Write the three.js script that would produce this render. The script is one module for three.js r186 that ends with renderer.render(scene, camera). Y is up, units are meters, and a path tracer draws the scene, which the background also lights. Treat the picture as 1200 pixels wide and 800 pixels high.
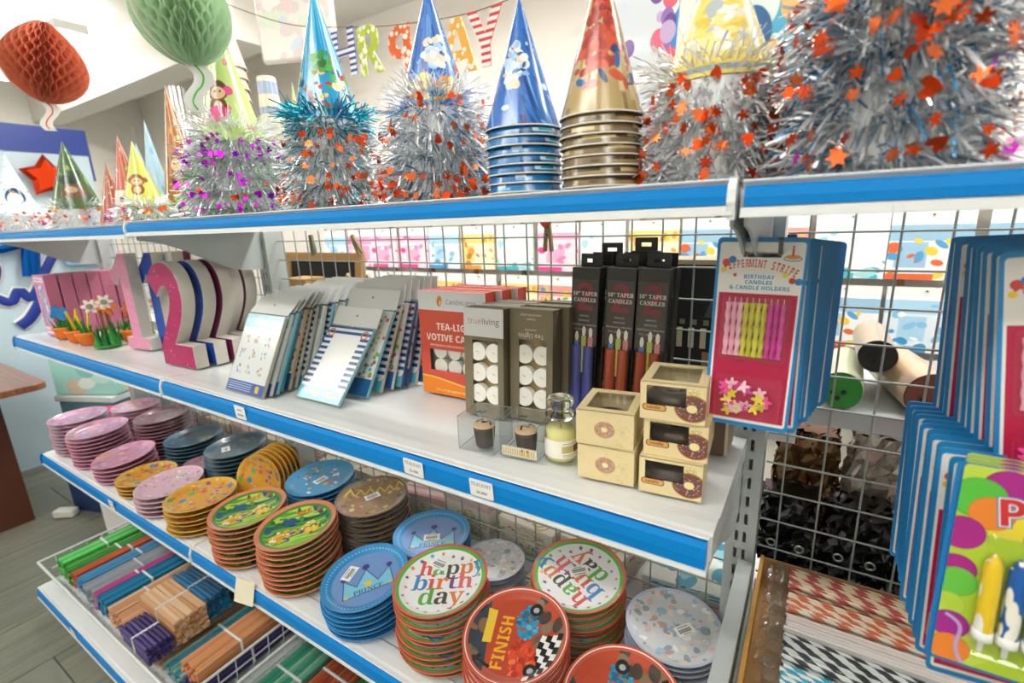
import * as THREE from 'three';
import { RoundedBoxGeometry } from 'three/addons/geometries/RoundedBoxGeometry.js';
import { TextGeometry } from 'three/addons/geometries/TextGeometry.js';
import { FontLoader } from 'three/addons/loaders/FontLoader.js';
import { mergeGeometries } from 'three/addons/utils/BufferGeometryUtils.js';
import { RectAreaLightUniformsLib } from 'three/addons/lights/RectAreaLightUniformsLib.js';

// ---------------------------------------------------------------- camera, light, exposure
const scene = new THREE.Scene();
const camera = new THREE.PerspectiveCamera(70.24, 1.5, 0.02, 40);
camera.position.set(0.0645, 1.3776, 0.783);
camera.rotation.order = 'YXZ';
camera.rotation.set(-0.2456, 0.5666, -0.0392);
camera.focus = 0.76;
camera.userData.fStop = 4.0;
scene.background = new THREE.Color(0x000000);
const renderer = new THREE.WebGLRenderer({ antialias: true });
renderer.toneMapping = THREE.LinearToneMapping;
renderer.toneMappingExposure = 0.96;
renderer.shadowMap.enabled = true;
RectAreaLightUniformsLib.init();
const LAMP_COLOR = new THREE.Color().setRGB(1.0, 0.985, 0.95);
const LAMP_POWER = 30;
const CEILING_Y = 2.75;
// tube fixtures under the ceiling: x, z, length, share of LAMP_POWER (lowered over the front aisle, raised over the next one to brighten the background)
const LAMPS = [[-2.6, 1.35, 1.5, 0.56], [-0.75, 1.35, 1.5, 0.56], [1.1, 1.35, 1.5, 0.56], [-1.7, 2.6, 1.5, 0.42], [0.6, 2.6, 1.5, 0.42],
  [-2.2, -0.62, 1.5, 1.3], [-0.4, -0.62, 1.5, 1.3], [1.4, -0.62, 1.5, 1.3], [-4.6, -0.62, 1.5, 1.2], [-4.4, 2.2, 1.5, 0.8]];

// ---------------------------------------------------------------- helpers
function rng(seed) { let s = seed >>> 0; return () => { s = (s + 0x6d2b79f5) | 0; let t = Math.imul(s ^ (s >>> 15), 1 | s); t = (t + Math.imul(t ^ (t >>> 7), 61 | t)) ^ t; return ((t ^ (t >>> 14)) >>> 0) / 4294967296; }; }
const rnd = rng(7);
const rr = (a, b, r = rnd) => a + (b - a) * r();
const pick = (a, r = rnd) => a[Math.floor(r() * a.length)];
const taken = {};
function numbered(n) { const k = taken[n] ?? 0; taken[n] = k + 1; return k ? `${n}_${String(k).padStart(3, '0')}` : n; }
function tag(o, label, category, group) { o.userData.label = label; o.userData.category = category; if (group) o.userData.group = group; return o; }
function thing(name, label, category, p = [0, 0, 0], turn = 0, group) {
  const o = new THREE.Group(); o.name = numbered(name); o.position.set(...p); o.rotation.y = turn; scene.add(o);
  return tag(o, label, category, group);
}
function part(name, geo, m, parent, p, r) {
  const o = new THREE.Mesh(geo, m); o.name = name; o.castShadow = o.receiveShadow = true;
  if (p) o.position.set(...p); if (r) o.rotation.set(...r);
  parent.add(o); return o;
}
function solo(name, geo, m, label, category, p, r, group) { const o = part(numbered(name), geo, m, scene, p, r); return tag(o, label, category, group); }
function struct(name, geo, m, p, r) { const o = part(numbered(name), geo, m, scene, p, r); o.userData.kind = 'structure'; return o; }
function dup(root, p, turn, label, group) { const c = root.clone(); c.name = numbered(root.name.replace(/_\d{3}$/, '')); c.userData = { ...root.userData }; c.position.set(...p); if (turn !== undefined) c.rotation.y = turn; if (label) c.userData.label = label; if (group) c.userData.group = group; scene.add(c); return c; }
const mats = {};
function M(color, roughness = 0.6, metalness = 0, extra) {
  const key = color + '|' + roughness + '|' + metalness + (extra ? JSON.stringify(extra) : '');
  return mats[key] ??= new THREE.MeshPhysicalMaterial({ color, roughness, metalness, ...(extra ?? {}) });
}
function tex(w, h, draw) {
  const c = document.createElement('canvas'); c.width = w; c.height = h; const g = c.getContext('2d'); draw(g, w, h);
  const t = new THREE.CanvasTexture(c); t.colorSpace = THREE.SRGBColorSpace; t.magFilter = THREE.LinearFilter; t.anisotropy = 8; return t;
}
function TM(w, h, draw, roughness = 0.5, extra = {}) { return new THREE.MeshPhysicalMaterial({ map: tex(w, h, draw), roughness, ...extra }); }
const box = (w, h, d, x = 0, y = 0, z = 0) => new THREE.BoxGeometry(w, h, d).translate(x, y, z);
const rbox = (w, h, d, r = 0.004, s = 2) => new RoundedBoxGeometry(w, h, d, s, Math.min(r, w * 0.49, h * 0.49, d * 0.49));
const cyl = (r0, r1, h, n = 16, open = false) => new THREE.CylinderGeometry(r0, r1, h, n, 1, open);
const lathe = (pts, n = 32) => new THREE.LatheGeometry(pts.map(([x, y]) => new THREE.Vector2(x, y)), n);
function rod(a, b, r, n = 6) { const A = new THREE.Vector3(...a), B = new THREE.Vector3(...b), d = B.clone().sub(A), g = cyl(r, r, d.length(), n); g.applyQuaternion(new THREE.Quaternion().setFromUnitVectors(new THREE.Vector3(0, 1, 0), d.clone().normalize())); const m = A.add(B).multiplyScalar(0.5); return g.translate(m.x, m.y, m.z); }
function alongX(profile, x0, x1) { // profile: [z, y] points of a closed outline, drawn out from x0 to x1
  const s = new THREE.Shape(profile.map(([z, y]) => new THREE.Vector2(-z, y)));
  return new THREE.ExtrudeGeometry(s, { depth: x1 - x0, bevelEnabled: false, curveSegments: 6 }).rotateY(Math.PI / 2).translate(x0, 0, 0);
}
function shapeOf(pts) { return new THREE.Shape(pts.map(([x, y]) => new THREE.Vector2(x, y))); }
function sheet(shape, depth, bevel = 0) { return new THREE.ExtrudeGeometry(shape, { depth, bevelEnabled: bevel > 0, bevelSize: bevel, bevelThickness: bevel, bevelSegments: 1, curveSegments: 8 }); }
function roundRect(w, h, r, x = -w / 2, y = 0) { const s = new THREE.Shape(); s.moveTo(x + r, y); s.lineTo(x + w - r, y); s.quadraticCurveTo(x + w, y, x + w, y + r); s.lineTo(x + w, y + h - r); s.quadraticCurveTo(x + w, y + h, x + w - r, y + h); s.lineTo(x + r, y + h); s.quadraticCurveTo(x, y + h, x, y + h - r); s.lineTo(x, y + r); s.quadraticCurveTo(x, y, x + r, y); return s; }
function rectHole(x, y, w, h) { const p = new THREE.Path(); p.moveTo(x, y); p.lineTo(x, y + h); p.lineTo(x + w, y + h); p.lineTo(x + w, y); p.closePath(); return p; }
function planarUV(g, x0, y0, w, h) { const p = g.attributes.position, uv = new Float32Array(p.count * 2); for (let i = 0; i < p.count; i++) { uv[2 * i] = (p.getX(i) - x0) / w; uv[2 * i + 1] = (p.getY(i) - y0) / h; } g.setAttribute('uv', new THREE.BufferAttribute(uv, 2)); return g; }
function starShape(n, R, r) { const s = new THREE.Shape(); for (let i = 0; i < 2 * n; i++) { const a = i * Math.PI / n + Math.PI / 2, q = i % 2 ? r : R; i ? s.lineTo(q * Math.cos(a), q * Math.sin(a)) : s.moveTo(q * Math.cos(a), q * Math.sin(a)); } s.closePath(); return s; }
function heartShape(k) { const s = new THREE.Shape(); s.moveTo(0, -k); s.bezierCurveTo(k * 1.3, -k * 0.1, k * 1.1, k * 0.95, k * 0.5, k * 0.85); s.bezierCurveTo(k * 0.2, k * 0.8, 0, k * 0.5, 0, k * 0.4); s.bezierCurveTo(0, k * 0.5, -k * 0.2, k * 0.8, -k * 0.5, k * 0.85); s.bezierCurveTo(-k * 1.1, k * 0.95, -k * 1.3, -k * 0.1, 0, -k); return s; }
function flowerShape(k, n = 6) { const s = new THREE.Shape(); for (let i = 0; i <= n * 6; i++) { const a = i / (n * 6) * 2 * Math.PI, q = k * (0.72 + 0.28 * Math.cos(n * a)); i ? s.lineTo(q * Math.cos(a), q * Math.sin(a)) : s.moveTo(q, 0); } return s; }
const toCamera = (x, z) => Math.atan2(0.0645 - x, 0.783 - z); // turn that points a thing's front (+z) at the aisle where the viewer stands
function dots(g, w, h, n, cols, r0, r1, r) { for (let i = 0; i < n; i++) { g.fillStyle = pick(cols, r); g.beginPath(); g.arc(r() * w, r() * h, rr(r0, r1, r), 0, 7); g.fill(); } }
function patches(g, w, h, n, cols, s0, s1, r) { for (let i = 0; i < n; i++) { g.fillStyle = pick(cols, r); g.beginPath(); const a = rr(s0, s1, r); g.ellipse(r() * w, r() * h, a, a * rr(0.4, 1, r), r() * 3, 0, 7); g.fill(); } }
function cluster(g, x, y, sx, sy, n, cols, s0, s1, r) { for (let i = 0; i < n; i++) { g.fillStyle = pick(cols, r); const a = r() * 6.283, q = Math.sqrt(r()), s = rr(s0, s1, r); g.beginPath(); g.ellipse(x + sx * q * Math.cos(a), y + sy * q * Math.sin(a), s, s * rr(0.45, 1, r), r() * 3, 0, 7); g.fill(); } }
function fillC(g, w, h, c) { g.fillStyle = c; g.fillRect(0, 0, w, h); }

// shared materials
const whiteMetal = M(0xe6eaea, 0.28, 0, { clearcoat: 0.3, clearcoatRoughness: 0.2 });
const greyMetal = M(0xb9c2c2, 0.4);
const wireMetal = M(0x9aa5a0, 0.35, 0.3);
const blueStrip = M(0x0082d0, 0.4, 0, { specularIntensity: 0.35, clearcoat: 0.12, clearcoatRoughness: 0.05 });
const clearFilm = new THREE.MeshPhysicalMaterial({ color: 0xffffff, roughness: 0.04, transmission: 1, thickness: 0, ior: 1.45, side: THREE.DoubleSide });
const hazyFilm = new THREE.MeshPhysicalMaterial({ color: 0xf4f6f6, roughness: 0.16, transmission: 1, thickness: 0, ior: 1.5, side: THREE.DoubleSide });
const white = M(0xf2f2ef, 0.6), cardWhite = M(0xeef0ee, 0.55);
const kraft = M(0xb58a58, 0.8);

// ---------------------------------------------------------------- room
{
  const RX0 = -6.2, RX1 = 3.2, RZ0 = -1.9, RZ1 = 3.4, T = 0.12;
  const noiseWall = (() => { const r = rng(3); return TM(256, 256, (g, w, h) => { fillC(g, w, h, '#f3eee6'); for (let i = 0; i < 900; i++) { g.fillStyle = `rgba(${pick([[214, 204, 190], [250, 246, 238], [228, 222, 212]], r).join()},0.18)`; g.fillRect(r() * w, r() * h, 3, 3); } }, 0.85); })();
  const LX = RX1 - RX0, LZ = RZ1 - RZ0, MX = (RX0 + RX1) / 2, MZ = (RZ0 + RZ1) / 2;
  struct('wall_back', box(LX, CEILING_Y, T), noiseWall, [MX, CEILING_Y / 2, RZ0 - T / 2]);
  struct('wall_front', box(LX, CEILING_Y, T), noiseWall, [MX, CEILING_Y / 2, RZ1 + T / 2]);
  struct('wall_left', box(T, CEILING_Y, LZ), noiseWall, [RX0 - T / 2, CEILING_Y / 2, MZ]);
  struct('wall_right', box(T, CEILING_Y, LZ), noiseWall, [RX1 + T / 2, CEILING_Y / 2, MZ]);
  struct('ceiling', box(LX + 0.3, T, LZ + 0.3), M(0xf3f0ea, 0.85), [MX, CEILING_Y + T / 2, MZ]);
  struct('trim_1', box(3.4, 0.34, 0.2), M(0xd9d6cf, 0.7), [-4.5, CEILING_Y - 0.17, -1.1]);
  const floor = struct('floor', box(LX + 0.3, 0.1, LZ + 0.3), M(0x6b6f64, 0.7), [MX, -0.054, MZ]);
  // vinyl planks with grain, laid along z
  const plankMats = [0, 1, 2, 3].map((k) => { const r = rng(40 + k); const t = TM(64, 512, (g, w, h) => {
    fillC(g, w, h, ['#828577', '#8a8c7e', '#7a7e71', '#858678'][k]);
    for (let i = 0; i < 110; i++) { g.strokeStyle = `rgba(${pick([[98, 102, 91], [150, 152, 138], [80, 84, 76]], r).join()},${rr(0.15, 0.4, r)})`; g.lineWidth = rr(0.6, 2, r); const x = r() * w, y = r() * h, l = rr(40, 200, r); g.beginPath(); g.moveTo(x, y); g.bezierCurveTo(x + rr(-3, 3, r), y + l / 3, x + rr(-3, 3, r), y + 2 * l / 3, x + rr(-4, 4, r), y + l); g.stroke(); }
  }, 0.42); return t; });
  const PW = 0.3, PL = 1.2, pg = box(PW - 0.004, 0.008, PL - 0.004);
  for (let i = 0; i < 17; i++) for (let k = 0; k < 5; k++) {
    const x = RX0 + 0.15 + i * PW, z = RZ0 + 0.2 + k * PL + ((i * 5) % 3) * 0.4;
    if (z > RZ1 - 0.4) continue;
    part('plank', pg, plankMats[(i * 3 + k) % 4], floor, [x - MX, 0.054, z - MZ]);
  }
  // tube lamps: housing, glowing diffuser, the light just under it, and an added up-light
  const glow = new THREE.MeshStandardMaterial({ color: 0xffffff, emissive: LAMP_COLOR, emissiveIntensity: 3, roughness: 0.5 });
  LAMPS.forEach(([x, z, l, k]) => {
    const y = CEILING_Y - 0.16;
    const t = thing('ceiling_light', 'long white tube light hung just under the ceiling', 'light', [x, y, z], 0, 'tube lights under the ceiling');
    for (const s of [-1, 1]) part('hanger', rod([s * l * 0.4, 0.03, 0], [s * l * 0.4, 0.159, 0], 0.004), white, t);
    part('housing', box(l, 0.05, 0.16), white, t, [0, 0.005, 0]);
    part('diffuser', box(l - 0.03, 0.02, 0.13), glow, t, [0, -0.03, 0]);
    const a = new THREE.RectAreaLight(LAMP_COLOR, LAMP_POWER * k, l - 0.03, 0.13);
    a.position.set(x, y - 0.05, z); a.rotation.x = -Math.PI / 2; scene.add(a);
    part('added_up_glow', box(l - 0.03, 0.01, 0.13), glow, t, [0, 0.036, 0]);  // glow and up-light added on top to brighten the ceiling and walls
    const u = new THREE.RectAreaLight(LAMP_COLOR, LAMP_POWER * 0.55 * k, l - 0.03, 0.13);
    u.position.set(x, y + 0.048, z); u.rotation.x = Math.PI / 2; scene.add(u);
  });
}

// ---------------------------------------------------------------- the gondola: uprights, grids, shelves
const X0 = 0, X1 = -1.2, X2 = -2.285, XR = 1.2; // bay joints
const DECK_MID = 1.05, DECK_TOP = 1.396, DECK_PLATE = 0.612, DECK_BASE = 0.12, DECK_RIGHT = 0.812;
{
  // slotted uprights: a front plate with two columns of real slots over a channel
  const s = roundRect(0.044, 1.37, 0.002, -0.022, 0);
  for (let k = 0; k < 40; k++) for (const c of [-0.0085, 0.0035]) s.holes.push(rectHole(c, 0.06 + k * 0.032, 0.005, 0.018));
  const plate = sheet(s, 0.002), cheeks = mergeGeometries([box(0.002, 1.37, 0.05, -0.021, 0.685, -0.025), box(0.002, 1.37, 0.05, 0.021, 0.685, -0.025), box(0.04, 1.37, 0.002, 0, 0.685, -0.05)]);
  const inner = box(0.03, 1.36, 0.004, 0, 0.685, -0.044);
  const where = { [X0]: 'beside the hanging candle cards', [X1]: 'behind the number two cutouts', [X2]: 'behind the pink boxes', [XR]: 'at the far end of the straw bay' };
  for (const x of [X0, X1, X2, XR]) {
    const t = thing('upright_post', `grey slotted steel upright post ${where[x]}`, 'post', [x, 0.002, 0.02], 0, 'slotted uprights');
    part('slotted_plate', plate, greyMetal, t); part('channel', cheeks, greyMetal, t); part('channel_back', inner, greyMetal, t);
  }
  // 5 cm wire grids, every wire a piece
  const bays = [[X1, X0, 'between the uprights behind the candles'], [X2, X1, 'behind the pink boxes and flower pots'], [X0, XR, 'behind the hanging candle cards']];
  const Y0 = 0.19, Y1 = 1.37;
  for (const [a, b, w] of bays) {
    const t = thing('wire_grid_panel', `grey welded wire grid panel ${w}`, 'grid', [0, 0, -0.012], 0, 'wire grid back panels');
    const vg = cyl(0.0016, 0.0016, Y1 - Y0, 6), n = Math.round((b - a - 0.05) / 0.05), off = ((b - a) - (n - 1) * 0.05) / 2;
    for (let i = 0; i < n; i++) { const x = a + off + i * 0.05; part('vertical_wire', vg, wireMetal, t, [x, (Y0 + Y1) / 2, 0]); }
    const hg = cyl(0.0016, 0.0016, b - a - 0.05, 6).rotateZ(Math.PI / 2);
    for (let y = 0.195; y < Y1; y += 0.05) part('horizontal_wire', hg, wireMetal, t, [(a + b) / 2, y + 0.0, 0.003]);
  }
  // shelves
  const R = 0.006;
  function shelf(label, x0, x1, deck, D, strip, lip, opt = {}) {
    const TH = opt.thick ?? 0.034;
    const t = thing('display_shelf', label, 'shelf', [0, 0, 0], 0, 'display shelves of the rack');
    const a = x0 + 0.0015, b = x1 - 0.0015;
    // deck with a rolled front edge and a slightly raised nosing
    part('deck', alongX([[0.034, deck - 0.004], [D - 0.05, deck - 0.004], [D - 0.044, deck], [D - 0.03, deck + 0.001], [D - 0.012, deck + 0.001], [D - 0.006, deck - 0.001], [D - 0.006, deck - TH + 0.004], [D - 0.012, deck - TH], [0.034, deck - TH]], a, b), whiteMetal, t);
    // price rail: convex blue strip inside a white holder
    const top = deck + (opt.rise ?? 0);
    part('price_strip', alongX([[D - 0.004, top - 0.004], [D + 0.0005, top - 0.0042], [D + 0.0045, top - strip * 0.3], [D + 0.006, top - strip * 0.65], [D + 0.0055, top - strip], [D - 0.004, top - strip]], a + 0.004, b - 0.004), blueStrip, t);
    part('rail_holder', alongX([[D - 0.0058, top + 0.001], [D + 0.0005, top + 0.001], [D + 0.0012, top], [D + 0.0005, top - 0.0012], [D - 0.0045, top - 0.0015], [D - 0.0045, top - strip - 0.0005], [D + 0.0075, top - strip - 0.001], [D + 0.008, top - strip - lip], [D - 0.005, top - strip - lip]], a + 0.002, b - 0.002), whiteMetal, t);
    for (const x of opt.caps ?? []) part('end_cap', alongX([[D - 0.006, top + 0.003], [D + 0.003, top + 0.001], [D + 0.0085, top - strip * 0.4], [D + 0.0095, top - strip * 0.9], [D + 0.006, top - strip - lip - 0.004], [D - 0.006, top - strip - lip - 0.002]], x - 0.0035, x + 0.0035), M(opt.capColor ?? 0xe9eeee, 0.2, 0, { clearcoat: 0.5 }), t);
    if (opt.bracket) for (const x of [x0 + 0.006, x1 - 0.006]) {
      const s = new THREE.Shape(); const by = deck - TH; s.moveTo(-0.024, by); s.lineTo(-(D - 0.015), by); s.lineTo(-(D - 0.015), by - 0.012); s.bezierCurveTo(-0.2, by - 0.02, -0.15, by - 0.095, -0.06, by - 0.1); s.lineTo(-0.024, by - 0.1); s.closePath();
      part('bracket', new THREE.ExtrudeGeometry(s, { depth: 0.003, bevelEnabled: false, curveSegments: 10 }).rotateY(Math.PI / 2).translate(x - 0.0015, 0, 0), greyMetal, t);
    }
    return t;
  }
  shelf('white top shelf under the blue and brown hat stacks', X1, X0, DECK_TOP, 0.312, 0.021, 0.009, { rise: 0.008, thick: 0.02, caps: [X1 + 0.004, X0 - 0.004], bracket: true });
  shelf('white top shelf under the small cone hats', X2, X1, DECK_TOP, 0.312, 0.021, 0.009, { rise: 0.004, thick: 0.02, bracket: true });
  shelf('white top shelf above the hanging candle cards', X0, XR, DECK_TOP, 0.312, 0.021, 0.009, { rise: 0.006, thick: 0.02, bracket: true });
  shelf('white middle shelf carrying the candles and card packets', X1, X0, DECK_MID, 0.312, 0.034, 0.006, { caps: [X1 + 0.004], bracket: true });
  shelf('white middle shelf carrying the pink boxes and flower pots', X2, X1, DECK_MID, 0.312, 0.034, 0.006, { caps: [X2 + 0.002], capColor: 0x0a5db4, bracket: true });
  shelf('white plate shelf under the crown plates', X1, X0, DECK_PLATE, 0.33, 0.034, 0.006, { caps: [X1 + 0.004], bracket: true });
  shelf('white plate shelf under the pink plate stacks', X2, X1, DECK_PLATE, 0.33, 0.034, 0.006, { caps: [X2 + 0.002], capColor: 0x0a5db4, bracket: true });
  shelf('white bottom shelf under the wire baskets', X1, X0, DECK_BASE, 0.445, 0.034, 0.006);
  shelf('white bottom shelf with a price tag beneath the straw basket', X2, X1, DECK_BASE, 0.445, 0.034, 0.006);
  // shelf of the straw bay, with a side bar at its end
  const rs = thing('display_shelf', 'white shelf carrying the tray of striped paper straws', 'shelf', [0, 0, 0], 0, 'display shelves of the rack');
  part('deck', box(XR - 0.03, 0.03, 0.42, XR / 2 + 0.012, DECK_RIGHT - 0.015, 0.245), whiteMetal, rs);
  part('side_bar', rbox(0.022, 0.05, 0.4, 0.002).translate(0.012, DECK_RIGHT + 0.006, 0.24), greyMetal, rs);
  // plinth under the base shelf
  solo('plinth', box(3.44, 0.082, 0.4, -0.55, 0.0425, 0.2), greyMetal, 'grey steel plinth under the bottom shelves', 'plinth');
  // shelves on the far side of the grid
  for (const [y, w, u] of [[1.085, XR, 'rolled foil toys'], [0.8, XR, 'black foil bags']]) {
    const o = thing('display_shelf', `grey shelf behind the wire grid holding the ${u}`, 'shelf', [0, 0, 0], 0, 'display shelves behind the grid');
    part('deck', box(w - 0.06, 0.028, 0.28, w / 2, y - 0.014, -0.18), greyMetal, o);
    part('price_strip', box(w - 0.07, 0.03, 0.004, w / 2, y - 0.012, -0.326), blueStrip, o);
  }
  for (const [y, u] of [[1.05, 'chalkboard and the wooden crowns'], [0.612, 'patterned gift boxes'], [0.25, 'lowest boxes']]) {
    const o = thing('display_shelf', `white shelf behind the wire grid holding the ${u}`, 'shelf', [0, 0, 0], 0, 'display shelves behind the grid');
    const d = y > 1 ? 0.18 : 0.28;
    part('deck', box(2.4, 0.03, d, -1.14, y - 0.016, -0.04 - d / 2), whiteMetal, o);
    part('price_strip', box(2.4, 0.034, 0.004, -1.14, y - 0.014, -0.046 - d), blueStrip, o);
  }
  // paper price tags on the strips
  const tagText = (a, b) => TM(192, 128, (g, w, h) => { fillC(g, w, h, '#f4f5f3'); g.fillStyle = '#3a3d44'; g.textAlign = 'center'; g.font = '33px serif'; g.fillText(a, w / 2, 46); g.font = 'bold 28px serif'; g.fillText(b, w / 2, 102); }, 0.5);
  const blank = M(0xeef0ee, 0.5), small = TM(96, 64, (g, w, h) => { fillC(g, w, h, '#f2f3f1'); g.fillStyle = '#555a60'; for (let i = 0; i < 5; i++) g.fillRect(22 + i * 11, 40, 7, 9); g.fillRect(26, 18, 40, 4); }, 0.5);
  const tagGeo = (w, h) => { const g = sheet(roundRect(w, h, 0.003, -w / 2, -h / 2), 0.0006); return planarUV(g, -w / 2, -h / 2, w, h); };
  const pt = (label, m, p, w, h, rz = 0) => solo('price_tag', tagGeo(w, h), m, label, 'price tag', p, [0.06, 0, rz]);
  pt('white tag reading TEALIGHT 25.000 below the olive tealight packs', tagText('TEALIGHT', '25.000'), [-0.410, 1.031, 0.3192], 0.038, 0.026, -0.02);
  pt('white tag reading TEALIGHT 30.000 on the strip below the jar candle', tagText('TEALIGHT', '30.000'), [-0.288, 1.031, 0.3192], 0.038, 0.026, 0.02);
  pt('small white tag on the blue strip under the front card packet', small, [-0.865, 1.033, 0.3192], 0.036, 0.028);
  pt('white tag on the blue strip under the yellow plate stack', small, [-1.66, 0.597, 0.338], 0.034, 0.03);
  pt('white tag on the lowest blue strip near the floor', small, [-1.92, 0.102, 0.452], 0.04, 0.03);
  const pn = solo('paper_note', box(0.062, 0.05, 0.0006), M(0xe4dfc4, 0.8), 'crumpled cream paper note hanging off the plate shelf edge', 'paper note', [-0.945, 0.6, 0.3415], [-0.35, 0.1, 0.12]);
}

// ---------------------------------------------------------------- top shelf: party hats, tinsel, balloons
const ORD = ['first', 'second', 'third', 'fourth', 'fifth', 'sixth', 'seventh', 'eighth', 'ninth', 'tenth', 'eleventh', 'twelfth', 'thirteenth', 'fourteenth', 'fifteenth', 'sixteenth', 'seventeenth', 'eighteenth'];
const foil = (c, r = 0.22) => M(c, r, 1);
const silverFoil = M(0xf6f8fa, 0.3, 0.8), sharpFoil = foil(0xf6f8fa, 0.2), tealFoil = foil(0x12a6bb, 0.36), greenFoil = foil(0x6fbe7a, 0.36), blueFoilS = foil(0x4fa0d4, 0.36);
function fringe(n, r, { y0, y1, rad, len, wid, layers, phi0 = -1.15, phi1 = 0.45 }) { // loose foil strips sprouting from rings around the cone
  const pos = new Float32Array(n * 18), idx = []; const a = new THREE.Vector3(), d = new THREE.Vector3(), w = new THREE.Vector3(), p = new THREE.Vector3();
  for (let i = 0; i < n; i++) {
    const t = layers ? (Math.floor(r() * layers) + rr(0, 0.35, r)) / layers : r(), th = r() * Math.PI * 2, R = rad(t) * rr(0.72, 1, r), phi = rr(phi0, phi1, r), L = len * rr(0.5, 1.15, r);
    const c = Math.cos(th), s = Math.sin(th); a.set(R * c, y0 + (y1 - y0) * t, R * s);
    d.set(c * Math.cos(phi) - s * rr(-0.5, 0.5, r), Math.sin(phi), s * Math.cos(phi) + c * rr(-0.5, 0.5, r)).normalize();
    w.set(r() - 0.5, r() - 0.5, r() - 0.5).cross(d).normalize().multiplyScalar(wid * rr(0.6, 1.2, r));
    for (let k = 0; k < 3; k++) {
      p.copy(a); pos.set([p.x - w.x, p.y - w.y, p.z - w.z, p.x + w.x, p.y + w.y, p.z + w.z], i * 18 + k * 6);
      a.addScaledVector(d, L / 2); d.y -= 0.45 * rr(0.4, 1.2, r); d.normalize();
      if (a.y < 0.003) a.y = 0.003 + r() * 0.004;
    }
    const b = i * 6; idx.push(b, b + 1, b + 3, b, b + 3, b + 2, b + 2, b + 3, b + 5, b + 2, b + 5, b + 4);
  }
  const g = new THREE.BufferGeometry(); g.setAttribute('position', new THREE.BufferAttribute(pos, 3)); g.setIndex(idx); g.computeVertexNormals(); return g;
}
function tinsel(t, n, r, o, m, name = 'tinsel_fringe') { const p = part(name, fringe(n, r, o), m, t); p.userData.kind = 'stuff'; return p; }
const confGeo = [sheet(flowerShape(0.0062, 7), 0.0003), sheet(starShape(6, 0.0066, 0.0036), 0.0003), sheet(heartShape(0.0056), 0.0003), sheet(flowerShape(0.0052, 5), 0.0003)];
const copper = [foil(0xe2551f, 0.3), foil(0xd0451c, 0.35), foil(0xf07a45, 0.3)], magenta = [foil(0xc01fd0, 0.3), foil(0x9a15b8, 0.3), foil(0xe040d8, 0.35)];
function confetti(t, n, r, y0, y1, rad, set, k = 1) {
  for (let i = 0; i < n; i++) {
    const u = r(), th = toCamera(t.position.x, t.position.z) + rr(-1.9, 1.9, r), R = rad(u) * rr(0.9, 1.08, r);
    const m = part('foil_confetti', pick(confGeo, r), pick(set, r), t, [R * Math.sin(th), y0 + (y1 - y0) * u, R * Math.cos(th)], [rr(-0.7, 0.7, r), th + rr(-0.8, 0.8, r), r() * 6]);
    m.scale.setScalar(k * rr(0.75, 1.25, r));
  }
}
const hatGeo = (rad, h) => { const g = new THREE.ConeGeometry(rad, h, 40, 4, true); return g.translate(0, h / 2, 0); };
const hatM = (draw, seed, w = 256, h = 256) => TM(w, h, (g, W, H) => draw(g, W, H, rng(seed)), 0.22, { side: THREE.DoubleSide, clearcoat: 0.6, clearcoatRoughness: 0.12 });
function monkey(g, x, y, s, fur, face, bow) { // a plain cartoon monkey head and body
  g.fillStyle = fur; g.beginPath(); g.ellipse(x, y + s * 1.5, s * 0.7, s, 0, 0, 7); g.fill(); g.beginPath(); g.arc(x, y, s, 0, 7); g.fill();
  for (const k of [-1, 1]) { g.fillStyle = k > 0 && bow ? bow : fur; g.beginPath(); g.arc(x + k * s, y, s * 0.45, 0, 7); g.fill(); }
  g.fillStyle = face; g.beginPath(); g.ellipse(x, y + s * 0.25, s * 0.72, s * 0.62, 0, 0, 7); g.fill(); g.beginPath(); g.ellipse(x, y + s * 1.6, s * 0.4, s * 0.6, 0, 0, 7); g.fill();
  g.fillStyle = '#3a2a20'; for (const k of [-1, 1]) { g.beginPath(); g.arc(x + k * s * 0.25, y + s * 0.1, s * 0.1, 0, 7); g.fill(); }
}
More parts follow.
